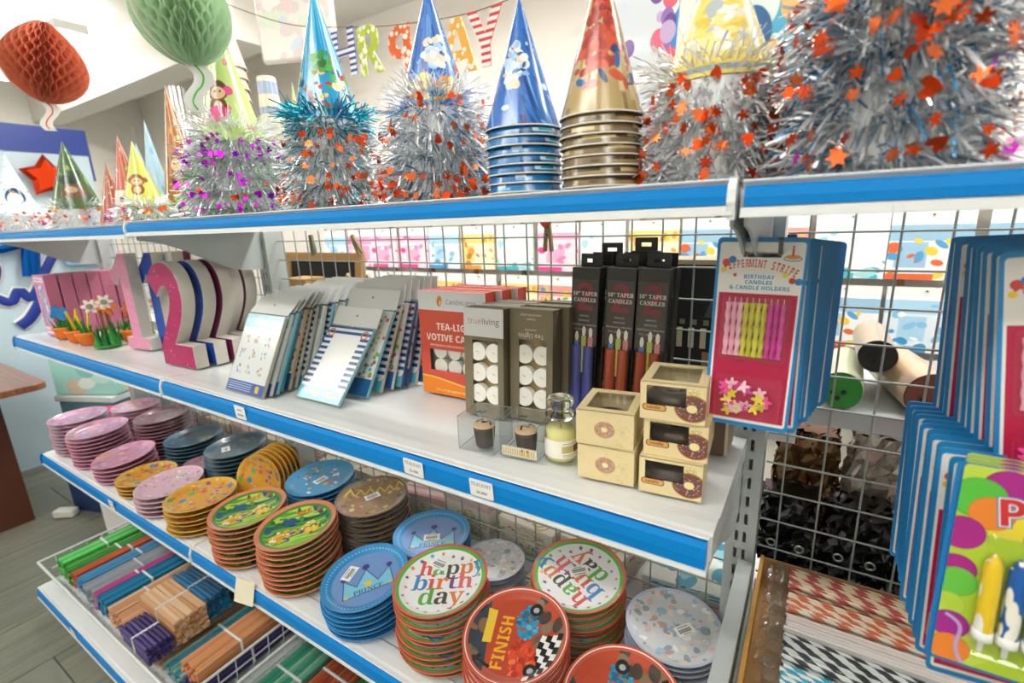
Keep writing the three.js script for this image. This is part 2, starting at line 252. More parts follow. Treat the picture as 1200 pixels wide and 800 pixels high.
const H = {
  skyBlue: hatM((g, w, h, r) => { fillC(g, w, h, '#35b3e0'); for (let i = 0; i < 26; i++) { g.fillStyle = pick(['#7fd6f2', '#1d97cf', '#bfeefb', '#0f86c0'], r); g.beginPath(); const x = r() * w; g.moveTo(x, h); g.lineTo(x + rr(8, 26, r), h); g.lineTo(w / 2 + (x - w / 2) * 1.2, 0); g.fill(); } patches(g, w, h * 0.001, 0, ['#fff'], 1, 2, r); for (let i = 0; i < 70; i++) { g.fillStyle = pick(['#4caf50', '#3f9a45', '#c0392b', '#2b4f8f', '#e8c56a', '#f3e3c0', '#6d2c22'], r); g.beginPath(); g.ellipse(w / 2 + rr(-70, 70, r), h * rr(0.62, 0.97, r), rr(3, 9, r), rr(3, 9, r), r() * 3, 0, 7); g.fill(); } cluster(g, w / 2 + 4, h * 0.58, 24, 22, 36, ['#4ea352', '#3f8f45', '#6ab86a', '#2f7038'], 4, 9, r); }, 11),
  blueRain: hatM((g, w, h, r) => { fillC(g, w, h, '#3f78c8'); for (let i = 0; i < 150; i++) { g.fillStyle = pick(['#2f5fb4', '#6aa2e2', '#4b88d2', '#8cc0ee', '#3a52a8'], r); g.fillRect(r() * w, r() * h, rr(2, 6, r), rr(30, 120, r)); } for (let i = 0; i < 14; i++) { g.strokeStyle = 'rgba(190,225,250,0.8)'; g.lineWidth = 3; g.beginPath(); g.arc(r() * w, h * rr(0.3, 1, r), rr(5, 11, r), 0, 7); g.stroke(); } cluster(g, w / 2 + 8, h * 0.56, 24, 34, 40, ['#eef0ea', '#cfe0f2', '#a8cdf0', '#dfe6ee', '#f0dcc0'], 4, 10, r); cluster(g, w / 2, h * 0.86, 44, 24, 46, ['#f0dc6a', '#e8cc50', '#f6ecb0', '#d8853a', '#3f6f9c'], 4, 11, r); cluster(g, w / 2 + 48, h * 0.74, 12, 24, 12, ['#e0643a', '#d04f2c'], 4, 9, r); }, 12),
  blueGloss: hatM((g, w, h, r) => { fillC(g, w, h, '#1f6cc4'); for (let i = 0; i < 120; i++) { g.fillStyle = pick(['#1554a8', '#3f8ee0', '#2a7bd2', '#7ab8ee', '#163f90'], r); g.beginPath(); const x = r() * w, y = r() * h; g.moveTo(x, y); g.lineTo(x + rr(4, 9, r), y); g.lineTo(x + rr(10, 30, r), y + rr(40, 110, r)); g.fill(); } dots(g, w, h, 18, ['rgba(220,240,255,0.85)'], 3, 8, r); cluster(g, w * 0.45, h * 0.52, 24, 42, 60, ['#dfe8f2', '#b8d6f2', '#8abcea', '#e8c8a4', '#f0f2f2', '#2a5fa8'], 4, 11, r); }, 13),
  rimBlue: hatM((g, w, h, r) => { fillC(g, w, h, '#1b74b4'); for (let i = 0; i < 200; i++) { g.fillStyle = pick(['#0d3f74', '#2fb0c8', '#cfe8f2', '#1552a0', '#3c9c8c', '#7fb0e0', '#d8d060'], r); g.fillRect(r() * w, r() * h, rr(10, 40, r), rr(3, 8, r)); } }, 14),
  redGold: hatM((g, w, h, r) => { fillC(g, w, h, '#b9a06a'); for (let i = 0; i < 160; i++) { g.fillStyle = pick(['#8c7748', '#d8c898', '#6b5a3c', '#c9b27a', '#efe2ba'], r); g.fillRect(r() * w, r() * h, rr(2, 8, r), rr(14, 60, r)); } cluster(g, w * 0.5, h * 0.5, 30, 62, 120, ['#c4432f', '#a8362a', '#d8593f', '#b83c2c', '#8c2a22'], 4, 11, r); for (let i = 0; i < 26; i++) { g.fillStyle = pick(['#c4432f', '#a8362a', '#d8593f', '#2f67b0', '#1d3d78'], r); g.beginPath(); g.ellipse(w * 0.5 + rr(-44, 44, r), h * rr(0.55, 0.86, r), rr(3, 9, r), rr(5, 14, r), rr(-1, 1, r), 0, 7); g.fill(); } }, 15),
  rimGold: hatM((g, w, h, r) => { fillC(g, w, h, '#7a6642'); for (let i = 0; i < 220; i++) { g.fillStyle = pick(['#3c3222', '#d9c48c', '#9c8656', '#554731', '#f0e2b4', '#7c5a34'], r); g.fillRect(r() * w, r() * h, rr(8, 40, r), rr(3, 8, r)); } }, 16),
  yellowDash: hatM((g, w, h, r) => { fillC(g, w, h, '#f1dc74'); for (const k of [0.28, 0.72]) { g.fillStyle = '#eef4f6'; g.beginPath(); g.moveTo(w * k - 34, 0); g.lineTo(w * k + 34, 0); g.lineTo(w * k, h * 0.8); g.fill(); g.fillStyle = '#2fa8d8'; for (let j = 0; j < 7; j++) g.fillRect(w * k - 30 + j * 4, j * 26, 60 - j * 8, 12); g.fillStyle = '#f7f3df'; for (let j = 0; j < 12; j++) { g.fillRect(w * k - 44 + j * 3.4, j * 17, 5, 6); g.fillRect(w * k + 40 - j * 3.4, j * 17, 5, 6); } } g.fillStyle = '#9fb0b4'; g.fillRect(0, h * 0.93, w, 10); cluster(g, w * 0.5, h * 0.66, 34, 44, 46, ['#f3f3ee', '#b8c4c6', '#f6e89a', '#e6cc58', '#dfe6e6'], 4, 12, r); }, 17),
  greenPink: hatM((g, w, h, r) => { fillC(g, w, h, '#c6e08a'); for (let i = 0; i < 34; i++) { const x = r() * w, y = r() * h; for (let k = 0; k < 5; k++) { g.fillStyle = '#f07aa0'; g.beginPath(); g.arc(x + 4 * Math.cos(k * 1.257), y + 4 * Math.sin(k * 1.257), 3, 0, 7); g.fill(); } g.fillStyle = '#f6d860'; g.beginPath(); g.arc(x, y, 2, 0, 7); g.fill(); } monkey(g, w * 0.44, h * 0.62, 20, '#7a4a34', '#f2cda6', '#ee4f9a'); g.fillStyle = '#e0438a'; g.beginPath(); g.ellipse(w * 0.44, h * 0.8, 18, 16, 0, 0, 7); g.fill(); g.fillStyle = '#f3f3ea'; g.fillRect(w * 0.6, 0, 3, h); }, 18),
  penguin: hatM((g, w, h, r) => { fillC(g, w, h, '#d8eef6'); dots(g, w, h, 40, ['#e86a5a', '#f2c24a', '#5ab0e0', '#ffffff', '#f0a0b8'], 3, 7, r); g.fillStyle = '#24466e'; g.beginPath(); g.ellipse(w * 0.5, h * 0.68, 26, 34, 0, 0, 7); g.fill(); g.fillStyle = '#f4f6f4'; g.beginPath(); g.ellipse(w * 0.49, h * 0.72, 18, 25, 0, 0, 7); g.fill(); g.fillStyle = '#f0a030'; g.beginPath(); g.arc(w * 0.49, h * 0.62, 5, 0, 7); g.fill(); }, 19),
  forest: hatM((g, w, h, r) => { fillC(g, w, h, '#47683c'); patches(g, w, h, 60, ['#2e4a34', '#6b8f4a', '#8aa04a', '#3c5a48', '#274034'], 6, 22, r); patches(g, w * 0.001, 1, 0, ['#000'], 1, 2, r); g.fillStyle = '#6a5038'; g.beginPath(); g.ellipse(w * 0.5, h * 0.75, 30, 30, 0, 0, 7); g.fill(); g.fillStyle = '#b89878'; g.beginPath(); g.ellipse(w * 0.48, h * 0.72, 14, 12, 0, 0, 7); g.fill(); }, 20),
  brownDots: hatM((g, w, h, r) => { fillC(g, w, h, '#a8583c'); dots(g, w, h, 70, ['#f6efe0', '#9ccc62', '#f0a0a8'], 3, 6, r); g.fillStyle = '#f6f3ea'; g.fillRect(w * 0.62, 0, 8, h); }, 21),
  pinkDots: hatM((g, w, h, r) => { fillC(g, w, h, '#c0644c'); dots(g, w, h, 44, ['#f6efe0', '#f08aa0', '#8cc85a'], 4, 7, r); g.fillStyle = '#f6d6d0'; g.fillRect(0, h * 0.6, w, h * 0.4); monkey(g, w * 0.5, h * 0.7, 20, '#5c3a34', '#f2c4ac', '#f2a0b0'); g.fillStyle = '#f6f3ea'; g.fillRect(w * 0.64, 0, 8, h); }, 22),
  lemon: hatM((g, w, h, r) => { fillC(g, w, h, '#d8e06a'); monkey(g, w * 0.46, h * 0.62, 24, '#9a5a34', '#eec48a'); g.fillStyle = '#f3f4d8'; g.fillRect(w * 0.62, 0, 7, h); }, 23),
  amber: hatM((g, w, h, r) => { fillC(g, w, h, '#b07038'); dots(g, w, h, 80, ['#f4e8cc', '#b8d870', '#f0b048', '#e07a3c'], 3, 7, r); monkey(g, w * 0.46, h * 0.55, 20, '#8a5230', '#eebc88'); g.fillStyle = '#5cae4c'; g.fillRect(0, h * 0.84, w, h * 0.16); g.fillStyle = '#f6f3ea'; g.fillRect(w * 0.6, 0, 7, h); g.fillRect(w * 0.32, 0, 7, h); }, 24),
  paleBlue: hatM((g, w, h, r) => { fillC(g, w, h, '#a9d4ec'); patches(g, w, h, 20, ['#f4e08a', '#7fbfe2', '#f6f6ee', '#f2c23a'], 8, 20, r); }, 25),
  orangeStripe: hatM((g, w, h, r) => { fillC(g, w, h, '#f3ead8'); for (let i = 0; i < 12; i++) { g.fillStyle = pick(['#f0a860', '#e88a4a', '#f6d8a8', '#a8b8dc'], r); g.fillRect(0, i * 22, w, rr(6, 12, r)); } }, 26),
  softPrint: hatM((g, w, h, r) => { fillC(g, w, h, '#f2dcc8'); patches(g, w, h, 26, ['#eba45c', '#f4c890', '#8a9cd0', '#e87a9a', '#ffffff'], 10, 28, r); }, 27),
};
const SHELF = DECK_TOP + 0.002;
function hat(label, x, z, y, rad, h, m, group, extra = 0) {
  const t = thing('party_hat', label, 'party hat', [x, y, z], toCamera(x, z) + Math.PI + extra, group);
  part('cone', hatGeo(rad, h), m, t); part('rim', new THREE.TorusGeometry(rad, 0.0009, 5, 40).rotateX(Math.PI / 2), M(0xeae6da, 0.4), t, [0, 0.001, 0]);
  return t;
}
// fringed hats: a printed cone rising out of a thick collar of foil fringe
function fringedHat(label, x, z, hatY, rad, tipY, m, o) {
  const t = thing('fringed_party_hat', label, 'party hat', [x, SHELF, z], 0, 'tinsel fringed hats on the top shelf'), r = rng(o.seed);
  const c = part('cone', hatGeo(rad, tipY - hatY), m, t, [0, hatY - SHELF, 0]); c.rotation.y = toCamera(x, z) + Math.PI;
  part('stacked_cones', lathe([[rad * 0.98, 0.001], [rad * 0.96, hatY - SHELF]], 32), o.core ?? foil(0xd8dde0, 0.35), t);
  const R = o.R, prof = (u) => (R - o.len * 0.72) * (1.02 - 0.55 * Math.pow(Math.max(0, u - 0.25), 1.6)), out = (u) => R * (1.0 - 0.42 * Math.pow(Math.max(0, u - 0.2), 1.5));
  const hh = o.top - SHELF;
  tinsel(t, Math.round(o.n * 0.5), r, { y0: 0.012, y1: hh, rad: prof, len: o.len, wid: 0.00105, layers: o.layers ?? 5 }, silverFoil);
  tinsel(t, Math.round(o.n * 0.55), r, { y0: 0.012, y1: hh, rad: prof, len: o.len * 1.05, wid: 0.0011, layers: o.layers ?? 5, phi0: -1.0, phi1: 0.7 }, sharpFoil);
  tinsel(t, Math.round(o.n * 0.1) + 60, r, { y0: hh * 0.96, y1: hh * 1.02, rad: () => rad * 1.12, len: o.len * 0.8, wid: 0.0009, phi0: 0.1, phi1: 1.25 }, o.cap ?? silverFoil);
  if (o.cap) tinsel(t, Math.round(o.n * 0.3), r, { y0: hh * 0.86, y1: hh * 1.02, rad: (u) => prof(0.9) * 0.9, len: o.len * 1.05, wid: 0.0009, phi0: -0.9, phi1: 0.25 }, o.cap, 'coloured_fringe');
  if (o.mix) tinsel(t, Math.round(o.n * 0.14), r, { y0: 0.012, y1: hh, rad: prof, len: o.len, wid: 0.0009, layers: 5 }, o.mix, 'coloured_fringe');
  for (const [n, set, a, b, k] of o.conf) confetti(t, n, r, 0.012 + a * hh, b * hh, (u) => out(a + (b - a) * u), set, k);
  return t;
}
fringedHat('pale blue penguin print hat in silver tinsel with orange foil flakes', -2.33, 0.2, 1.455, 0.062, 1.66, H.penguin, { seed: 101, R: 0.085, len: 0.04, n: 900, top: 1.465, mix: blueFoilS, layers: 3, conf: [[40, copper, 0, 1, 1]] });
fringedHat('dark green forest print hat in silver tinsel beside the penguin hat', -1.8, 0.2, 1.455, 0.062, 1.645, H.forest, { seed: 102, R: 0.082, len: 0.04, n: 900, top: 1.465, layers: 3, conf: [[26, copper, 0, 1, 1], [10, magenta, 0, 0.6, 1]] });
fringedHat('tinsel mound of low silver fringe around the lemon monkey hat', -1.3, 0.225, 1.42, 0.03, 1.43, H.lemon, { seed: 103, R: 0.082, len: 0.04, n: 800, top: 1.445, layers: 2, mix: greenFoil, conf: [[16, copper, 0, 1, 1], [8, magenta, 0, 1, 1]] });
fringedHat('light green hat with pink flowers rising from silver tinsel with magenta stars', -0.955, 0.19, 1.545, 0.06, 1.785, H.greenPink, { seed: 104, R: 0.112, len: 0.05, n: 3200, top: 1.57, mix: greenFoil, conf: [[120, magenta, 0, 0.9, 1.0], [16, copper, 0, 0.4, 0.9]] });
fringedHat('sky blue hat with a teal tinsel collar over silver fringe', -0.652, 0.2, 1.545, 0.054, 1.745, H.skyBlue, { seed: 105, R: 0.088, len: 0.042, n: 2800, top: 1.552, cap: tealFoil, mix: tealFoil, conf: [[60, copper, 0, 0.8, 1.0], [45, copper, 0, 0.35, 1.05]] });
fringedHat('blue rain streaked hat standing in silver tinsel with copper hearts', -0.42, 0.2, 1.53, 0.053, 1.69, H.blueRain, { seed: 106, R: 0.09, len: 0.042, n: 2800, top: 1.545, mix: blueFoilS, conf: [[70, copper, 0, 0.95, 1.0], [45, copper, 0, 0.35, 1.05]] });
fringedHat('yellow hat with blue striped collar print deep in silver tinsel', -0.046, 0.185, 1.505, 0.058, 1.65, H.yellowDash, { seed: 107, R: 0.084, len: 0.038, n: 3000, top: 1.52, conf: [[85, copper, 0, 0.9, 1.05]] });
fringedHat('tall bushy pile of silver tinsel hats with large copper foil flowers', 0.1, 0.222, 1.56, 0.04, 1.66, H.blueRain, { seed: 108, R: 0.088, len: 0.042, n: 4200, top: 1.6, layers: 7, mix: blueFoilS, conf: [[150, copper, 0, 1, 1.15], [4, magenta, 0, 0.4, 1]] });
fringedHat('copper flecked tinsel pile beyond the tall bushy silver one', 0.3, 0.16, 1.54, 0.04, 1.64, H.softPrint, { seed: 109, R: 0.085, len: 0.042, n: 1500, top: 1.56, layers: 6, conf: [[40, copper, 0, 1, 1.1], [10, magenta, 0, 0.5, 1.1]] });
// plain stacked hats: every hat of a stack is a hat
function hatStack(n, x, z, rad, tip, pitch, top, rims, what, group) {
  const hgt = tip - (SHELF + pitch * (n - 1));
  for (let k = 0; k < n; k++) {
    const lastOne = k === n - 1;
    hat(lastOne ? `topmost ${what} cone hat of its stack showing its whole print` : `${what} cone hat, ${ORD[n - 1 - k]} from the top of its stack`, x + (lastOne ? 0 : rr(-0.0012, 0.0012)), z + (lastOne ? 0 : rr(-0.0012, 0.0012)), SHELF + k * pitch, rad, hgt, lastOne ? top : rims, group, lastOne ? 0 : rr(-2, 2));
  }
}
hatStack(9, -0.262, 0.225, 0.047, 1.63, 0.0105, H.blueGloss, H.rimBlue, 'glossy blue', 'stack of glossy blue hats');
hatStack(9, -0.158, 0.23, 0.046, 1.645, 0.0105, H.redGold, H.rimGold, 'bronze and red', 'stack of bronze hats');
hatStack(16, -1.13, 0.08, 0.045, 1.93, 0.0225, H.softPrint, H.orangeStripe, 'cream and orange striped', 'tall stack of striped hats');
hat('brown hat with white and green dots among the monkey hats', -1.585, 0.185, SHELF, 0.045, 0.17, H.brownDots, 'small hats by the tinsel');
hat('red brown dotted hat with a pink monkey print', -1.47, 0.19, SHELF, 0.048, 0.225, H.pinkDots, 'small hats by the tinsel');
hat('lemon yellow hat with a brown monkey print', -1.372, 0.2, SHELF + 0.05, 0.044, 0.15, H.lemon, 'small hats by the tinsel');
hat('tall amber dotted monkey hat with a green hem', -1.385, 0.095, SHELF, 0.06, 0.345, H.amber, 'small hats by the tinsel');
hat('pale blue hat with yellow patches behind the dotted hats', -1.62, 0.09, SHELF, 0.042, 0.235, H.paleBlue, 'small hats by the tinsel');
hat('light blue and yellow hat in front of the silver foil hat', -1.52, 0.1, SHELF, 0.042, 0.28, H.paleBlue, 'small hats by the tinsel');
{
  const t = thing('foil_party_hat', 'silver foil hat with a flat top behind the amber hat', 'party hat', [-1.478, SHELF, 0.026], 0);
  part('cone', lathe([[0.036, 0], [0.022, 0.365], [0, 0.366]], 32), foil(0xcfd6d6, 0.12), t); part('rim', new THREE.TorusGeometry(0.036, 0.001, 5, 32).rotateX(Math.PI / 2), white, t, [0, 0.001, 0]);
  const o = thing('party_hat', 'orange paper hat behind the teal collared hat', 'party hat', [-1.035, SHELF, 0.045], 1, 'paper hats behind the tinsel'); part('cone', lathe([[0.034, 0], [0.02, 0.31], [0.018, 0.312]], 28), H.orangeStripe, o);
  hat('light green paper hat beside the orange paper hat', -0.95, 0.042, SHELF, 0.034, 0.29, H.greenPink, 'paper hats behind the tinsel', 1.6);
  // blue print packs standing behind the yellow hat
  const pm = TM(128, 256, (g, w, h) => { const r = rng(61); fillC(g, w, h, '#dfe6ee'); g.fillStyle = '#1f8fd6'; g.fillRect(0, 0, 10, h); g.fillRect(w - 10, 0, 10, h); dots(g, w, h, 40, ['#6a3a9a', '#9a6ac0', '#c8b0dc', '#f6f6f2', '#e85a7a'], 4, 14, r); }, 0.3);
  const pm2 = TM(128, 256, (g, w, h) => { const r = rng(62); fillC(g, w, h, '#4fb4dc'); patches(g, w, h, 30, ['#2a8cc4', '#8ad4ee', '#17609c', '#f2c27a', '#e8f4f6'], 8, 30, r); }, 0.3);
  for (const [x, z, m, l, lean] of [[-0.19, 0.06, pm, 'white party pack with blue edges and purple dots behind the bronze hats', -0.05], [0.005, 0.075, pm2, 'turquoise printed party pack behind the yellow hat', 0.04], [0.065, 0.06, pm, 'white party pack with blue edges behind the tall tinsel', -0.02]]) {
    const p = thing('party_pack', l, 'party pack', [x, SHELF, z], 0, 'flat packs standing behind the hats');
    part('card', box(0.11, 0.3, 0.006, 0, 0.15, 0), m, p, undefined, [-0.06, 0, lean]); part('sleeve', rbox(0.114, 0.304, 0.01, 0.003), clearFilm, p, [0, 0.152, -0.009], [-0.06, 0, lean]);
  }
}
// honeycomb tissue balloons: zigzag leaves that touch at alternating heights
function tissueBalloon(label, p, R, hgt, color, lean, squiggle, turn) {
  const t = thing('tissue_balloon', label, 'paper balloon', p, turn), N = 44, S = 14, pos = [], idx = [];
  const radius = (u) => R * Math.pow(Math.sin(Math.PI * Math.min(0.999, Math.max(0.001, 0.02 + 0.96 * Math.pow(u, 0.82)))), 0.72);
  for (let k = 0; k < N; k++) for (let j = 0; j <= S * 2; j++) {
    const u = j / (S * 2), zig = ((j + 0) % 4 < 2 ? 1 : -1) * (k % 2 ? 1 : -1) * (Math.PI / N) * 0.46, th = k * 2 * Math.PI / N + zig, r = radius(u), y = (u - 0.5) * hgt;
    pos.push(r * Math.cos(th), y, r * Math.sin(th), r * 0.55 * Math.cos(th), y, r * 0.55 * Math.sin(th));
    if (j) { const b = pos.length / 3 - 4; idx.push(b, b + 1, b + 3, b, b + 3, b + 2); }
  }
  const g = new THREE.BufferGeometry(); g.setAttribute('position', new THREE.Float32BufferAttribute(pos, 3)); g.setIndex(idx); g.computeVertexNormals();
  const b = new THREE.Group(); b.name = 'body'; b.rotation.z = lean; t.add(b);
  const tissue = M(color, 0.75, 0, { side: THREE.DoubleSide, transmission: 0.25, thickness: 0 });
  part('honeycomb_leaves', g, tissue, b).userData.kind = 'stuff';
  const prof = []; for (let j = 0; j <= 20; j++) prof.push([Math.max(0.0005, radius(j / 20) * 0.56), (j / 20 - 0.5) * hgt]);
  part('core', lathe(prof, 24), tissue, b);
  const cs = new THREE.Shape(); for (let j = 0; j <= 24; j++) { const u = j / 24, x = radius(u) * 1.015, y = (u - 0.5) * hgt * 1.01; j ? cs.lineTo(x, y) : cs.moveTo(x, y); } cs.lineTo(0, hgt / 2); cs.lineTo(0, -hgt / 2); cs.closePath();
  for (const a of [0.55, -2.5]) part('stiff_card', sheet(cs, 0.0016), M(0xe6e2d4, 0.7), b, [0, 0, 0], [0, a, 0]);
  // wavy card tail with its printed squiggle
  const ts = new THREE.Shape(), L = 0.075, W = 0.019; for (let j = 0; j <= 20; j++) { const u = j / 20; const x = 0.011 * Math.sin(u * 6.0) + W * (1 - 0.15 * u) * 0.8; j ? ts.lineTo(x, -u * L) : ts.moveTo(x, 0); } for (let j = 20; j >= 0; j--) { const u = j / 20; ts.lineTo(0.011 * Math.sin(u * 6.0) - W * (1 - 0.15 * u) * 0.8, -u * L); }
  const tg = part('tail_card', sheet(ts, 0.0014), M(0xdcdcd6, 0.7), t, [Math.sin(lean) * hgt * 0.5, -Math.cos(lean) * hgt * 0.49, 0], [0, 0.25, 0]);
  const cv = new THREE.CatmullRomCurve3([0.02, 0.2, 0.4, 0.6, 0.8, 0.95].map((u) => new THREE.Vector3(0.011 * Math.sin(u * 6.0), -u * L, 0.0016)));
  part('squiggle', new THREE.TubeGeometry(cv, 24, 0.0014, 5), M(squiggle, 0.7), tg);
  part('string', rod([-Math.sin(lean) * hgt * 0.48, hgt * 0.45, 0], [-Math.sin(lean) * hgt * 0.5, CEILING_Y - p[1] - 0.001, 0], 0.0006, 4), M(0x8a8f9a, 0.6), t);
}
tissueBalloon('orange red honeycomb tissue balloon hanging by the ceiling beam', [-1.785, 1.842, 0.2], 0.093, 0.205, 0xe08462, -0.18, 0xe0483a, 0.9);
tissueBalloon('pale green honeycomb tissue balloon hanging over the tinsel', [-0.856, 1.735, 0.3], 0.072, 0.175, 0xd2ecca, 0.06, 0x52b848, 0.95);

// ---------------------------------------------------------------- middle shelf
const MID = DECK_MID + 0.0015;
const loader = new FontLoader();
const sansBold = await loader.loadAsync('fonts/droid/droid_sans_bold.typeface.json'), serifBold = await loader.loadAsync('fonts/droid/droid_serif_bold.typeface.json');
{ // pink boxes queueing back from the shelf edge
  const win = TM(128, 192, (g, w, h) => { const r = rng(71); fillC(g, w, h, '#b84a8c'); patches(g, w, h, 40, ['#e86ab8', '#6a4a9a', '#f2a8d0', '#4a6a9a', '#c83a90', '#dcd0ea'], 6, 22, r); }, 0.15, { clearcoat: 0.8 });
  const trimM = TM(128, 64, (g, w, h) => { const r = rng(72); fillC(g, w, h, '#efe0ea'); for (let i = 0; i < 9; i++) { g.fillStyle = pick(['#c84aa0', '#6a4ab0', '#b8a0cc'], r); g.fillRect(8 + i * 13, 20, 9, 26); } }, 0.4);
  const body = M(0xb2657e, 0.55), shell = M(0xd88ab0, 0.45);
  const f = roundRect(0.115, 0.205, 0.002); f.holes.push(rectHole(-0.043, 0.03, 0.086, 0.145));
  const face = sheet(f, 0.001), bg = rbox(0.115, 0.205, 0.033, 0.0015);
  for (let k = 0; k < 6; k++) {
    const t = thing('gift_box', k ? `dusty pink box seen edge on, ${ORD[k]} in the row of pink boxes` : 'pink box with a window showing a doll set beside the flower pots', 'box', [-2.16 + k * 0.004, MID, 0.225 - k * 0.0375], rr(-0.02, 0.02), 'pink boxes in a row');
    part('carton', bg, body, t, [0, 0.1025, 0]); part('front_frame', face, shell, t, [0, 0, 0.0168]); part('window_print', box(0.086, 0.145, 0.0005), win, t, [0, 0.1025, 0.0169]);
    part('name_band', box(0.1, 0.02, 0.0004), trimM, t, [0, 0.016, 0.0181]); part('name_band', box(0.1, 0.014, 0.0004), trimM, t, [0, 0.19, 0.0181]);
  }
}
{ // flower pots with felt letters and flowers
  const pot = lathe([[0, 0], [0.021, 0], [0.026, 0.03], [0.029, 0.03], [0.029, 0.038], [0.024, 0.038], [0.022, 0.03], [0, 0.03]], 20), orange = M(0xef7a1c, 0.5), grass = M(0x2f8f3a, 0.7);
  const blade = (r) => { const gs = []; for (let i = 0; i < 26; i++) { const a = r() * 6.3, q = r() * 0.02, c = new THREE.ConeGeometry(0.0035, rr(0.03, 0.055, r), 4); c.translate(0, 0.02, 0).rotateX(rr(-0.4, 0.4, r)).rotateZ(rr(-0.4, 0.4, r)).translate(q * Math.cos(a), 0, q * Math.sin(a)); gs.push(c); } return mergeGeometries(gs); };
  const fl = (k, n = 6) => sheet(flowerShape(k, n), 0.006, 0.001);
  const spots = [[-2.05, 0.24, 'blue felt butterfly', 0x2a86c8, 'butterfly'], [-1.93, 0.242, 'yellow felt letter sticks', 0xf2cf2a, 'stick'], [-1.85, 0.24, 'crossed yellow felt sticks', 0xe8d43a, 'stick'], [-1.76, 0.155, 'brown and orange felt flower', 0xc86a3a, 'flower']];
  spots.forEach(([x, z, what, c, kind], i) => {
    const t = thing('felt_flower_pot', `small orange pot of green grass with a ${what}`, 'flower pot', [x, MID, z], i, 'craft pots on the shelf'), r = rng(80 + i);
    part('pot', pot, orange, t); part('grass', blade(r), grass, t, [0, 0.032, 0]).userData.kind = 'stuff';
    if (kind === 'butterfly') { for (const s of [-1, 1]) part('wing', fl(0.024, 3), M(c, 0.8), t, [s * 0.016, 0.085, 0], [0.2, 0.9, s * 0.5]); part('stick', rod([0, 0.03, 0], [0, 0.085, 0], 0.0015), M(0x6a4a2a, 0.8), t); }
    if (kind === 'stick') for (const s of [-1, 1]) part('felt_stick', rbox(0.008, 0.075, 0.005, 0.002).translate(0, 0.05, 0), M(s > 0 ? c : 0xd8b81a, 0.8), t, [s * 0.006, 0.02, 0], [0, 1.2, s * 0.35]);
    if (kind === 'flower') { part('flower_head', fl(0.03), M(c, 0.8), t, [0, 0.095, 0.004], [0, 0.6, 0.2]); part('flower_heart', cyl(0.009, 0.009, 0.01, 14).rotateX(Math.PI / 2), M(0xf0c860, 0.8), t, [0.006, 0.095, 0.012], [0, 0.6, 0]); part('stick', rod([0, 0.03, 0], [0, 0.09, 0], 0.0015), M(0x6a4a2a, 0.8), t); }
  });
  const big = [[-1.83, 0.185, 'orange daisy with brown stems', 0xe87a3c, 0xf4d890], [-1.75, 0.225, 'white twin daisies', 0xece4da, 0x9a8a7a], [-1.83, 0.1, 'yellow banana shaped flower', 0xf2d21e, 0xf2d21e]];
  big.forEach(([x, z, what, c, c2], i) => {
    const t = thing('felt_grass_stand', `green felt grass stand carrying an ${what}`.replace('an white', 'a pair of white').replace('an yellow', 'a yellow'), 'felt flower', [x, MID, z], 1.0, 'felt grass stands'), r = rng(90 + i);
    part('base', cyl(0.032, 0.034, 0.006, 20), grass, t, [0, 0.003, 0]);
    for (let k = 0; k < 9; k++) part('grass_blade', new THREE.ConeGeometry(0.008, rr(0.05, 0.075, r), 4).translate(0, 0.03, 0), M([0x2f8f3a, 0x3aa048, 0x1f7030][k % 3], 0.8), t, [0.024 * Math.cos(k * 0.7), 0.006, 0.024 * Math.sin(k * 0.7)], [rr(-0.25, 0.25, r), k, rr(-0.25, 0.25, r)]);
    part('stem', rod([0, 0.01, 0], [0, 0.11, 0], 0.004), M(0x8a5a34, 0.8), t);
    const hs = i === 1 ? [[-0.018, 0.125], [0.018, 0.135]] : [[0, 0.11]];
    for (const [hx, hy] of hs) { const f = part('flower_head', i === 2 ? rbox(0.022, 0.09, 0.012, 0.006) : fl(i ? 0.022 : 0.033), M(c, 0.8), t, [hx, hy, 0.004], [0, 0, i === 2 ? 0.25 : 0]); part('flower_heart', cyl(0.008, 0.008, 0.012, 14).rotateX(Math.PI / 2), M(c2, 0.8), f, [0, 0, 0.006]); }
  });
  // clear box with paper flowers
  const t = thing('clear_flower_box', 'clear plastic box of paper flowers behind the pink number one', 'box', [-1.69, MID, 0.06], 0.05);
  part('clear_cover', rbox(0.16, 0.2, 0.09, 0.002), clearFilm, t, [0, 0.101, 0]); part('tray', box(0.15, 0.004, 0.08), M(0x5a6a4a, 0.7), t, [0, 0.003, 0]); part('back_card', box(0.15, 0.19, 0.001), M(0x6a7468, 0.8), t, [0, 0.1, -0.042]);
  for (const [x, y, c] of [[-0.03, 0.14, 0xf2d02a], [0.0, 0.15, 0xe88a8a], [-0.045, 0.11, 0xe0987a], [0.03, 0.06, 0xc85a44], [0.05, 0.12, 0xf0c040], [-0.01, 0.07, 0xd86a4a]]) { const f = part('paper_flower', fl(0.022), M(c, 0.8), t, [x, y, 0.02], [0, 0.3, x * 9]); part('flower_heart', cyl(0.007, 0.007, 0.01, 12).rotateX(Math.PI / 2), M(0xf6dc90, 0.8), f, [0, 0, 0.007]); }
  for (let k = 0; k < 6; k++) part('stem', rod([-0.05 + k * 0.02, 0.005, 0.018], [-0.05 + k * 0.02, 0.09, 0.016], 0.0018), grass, t);
}
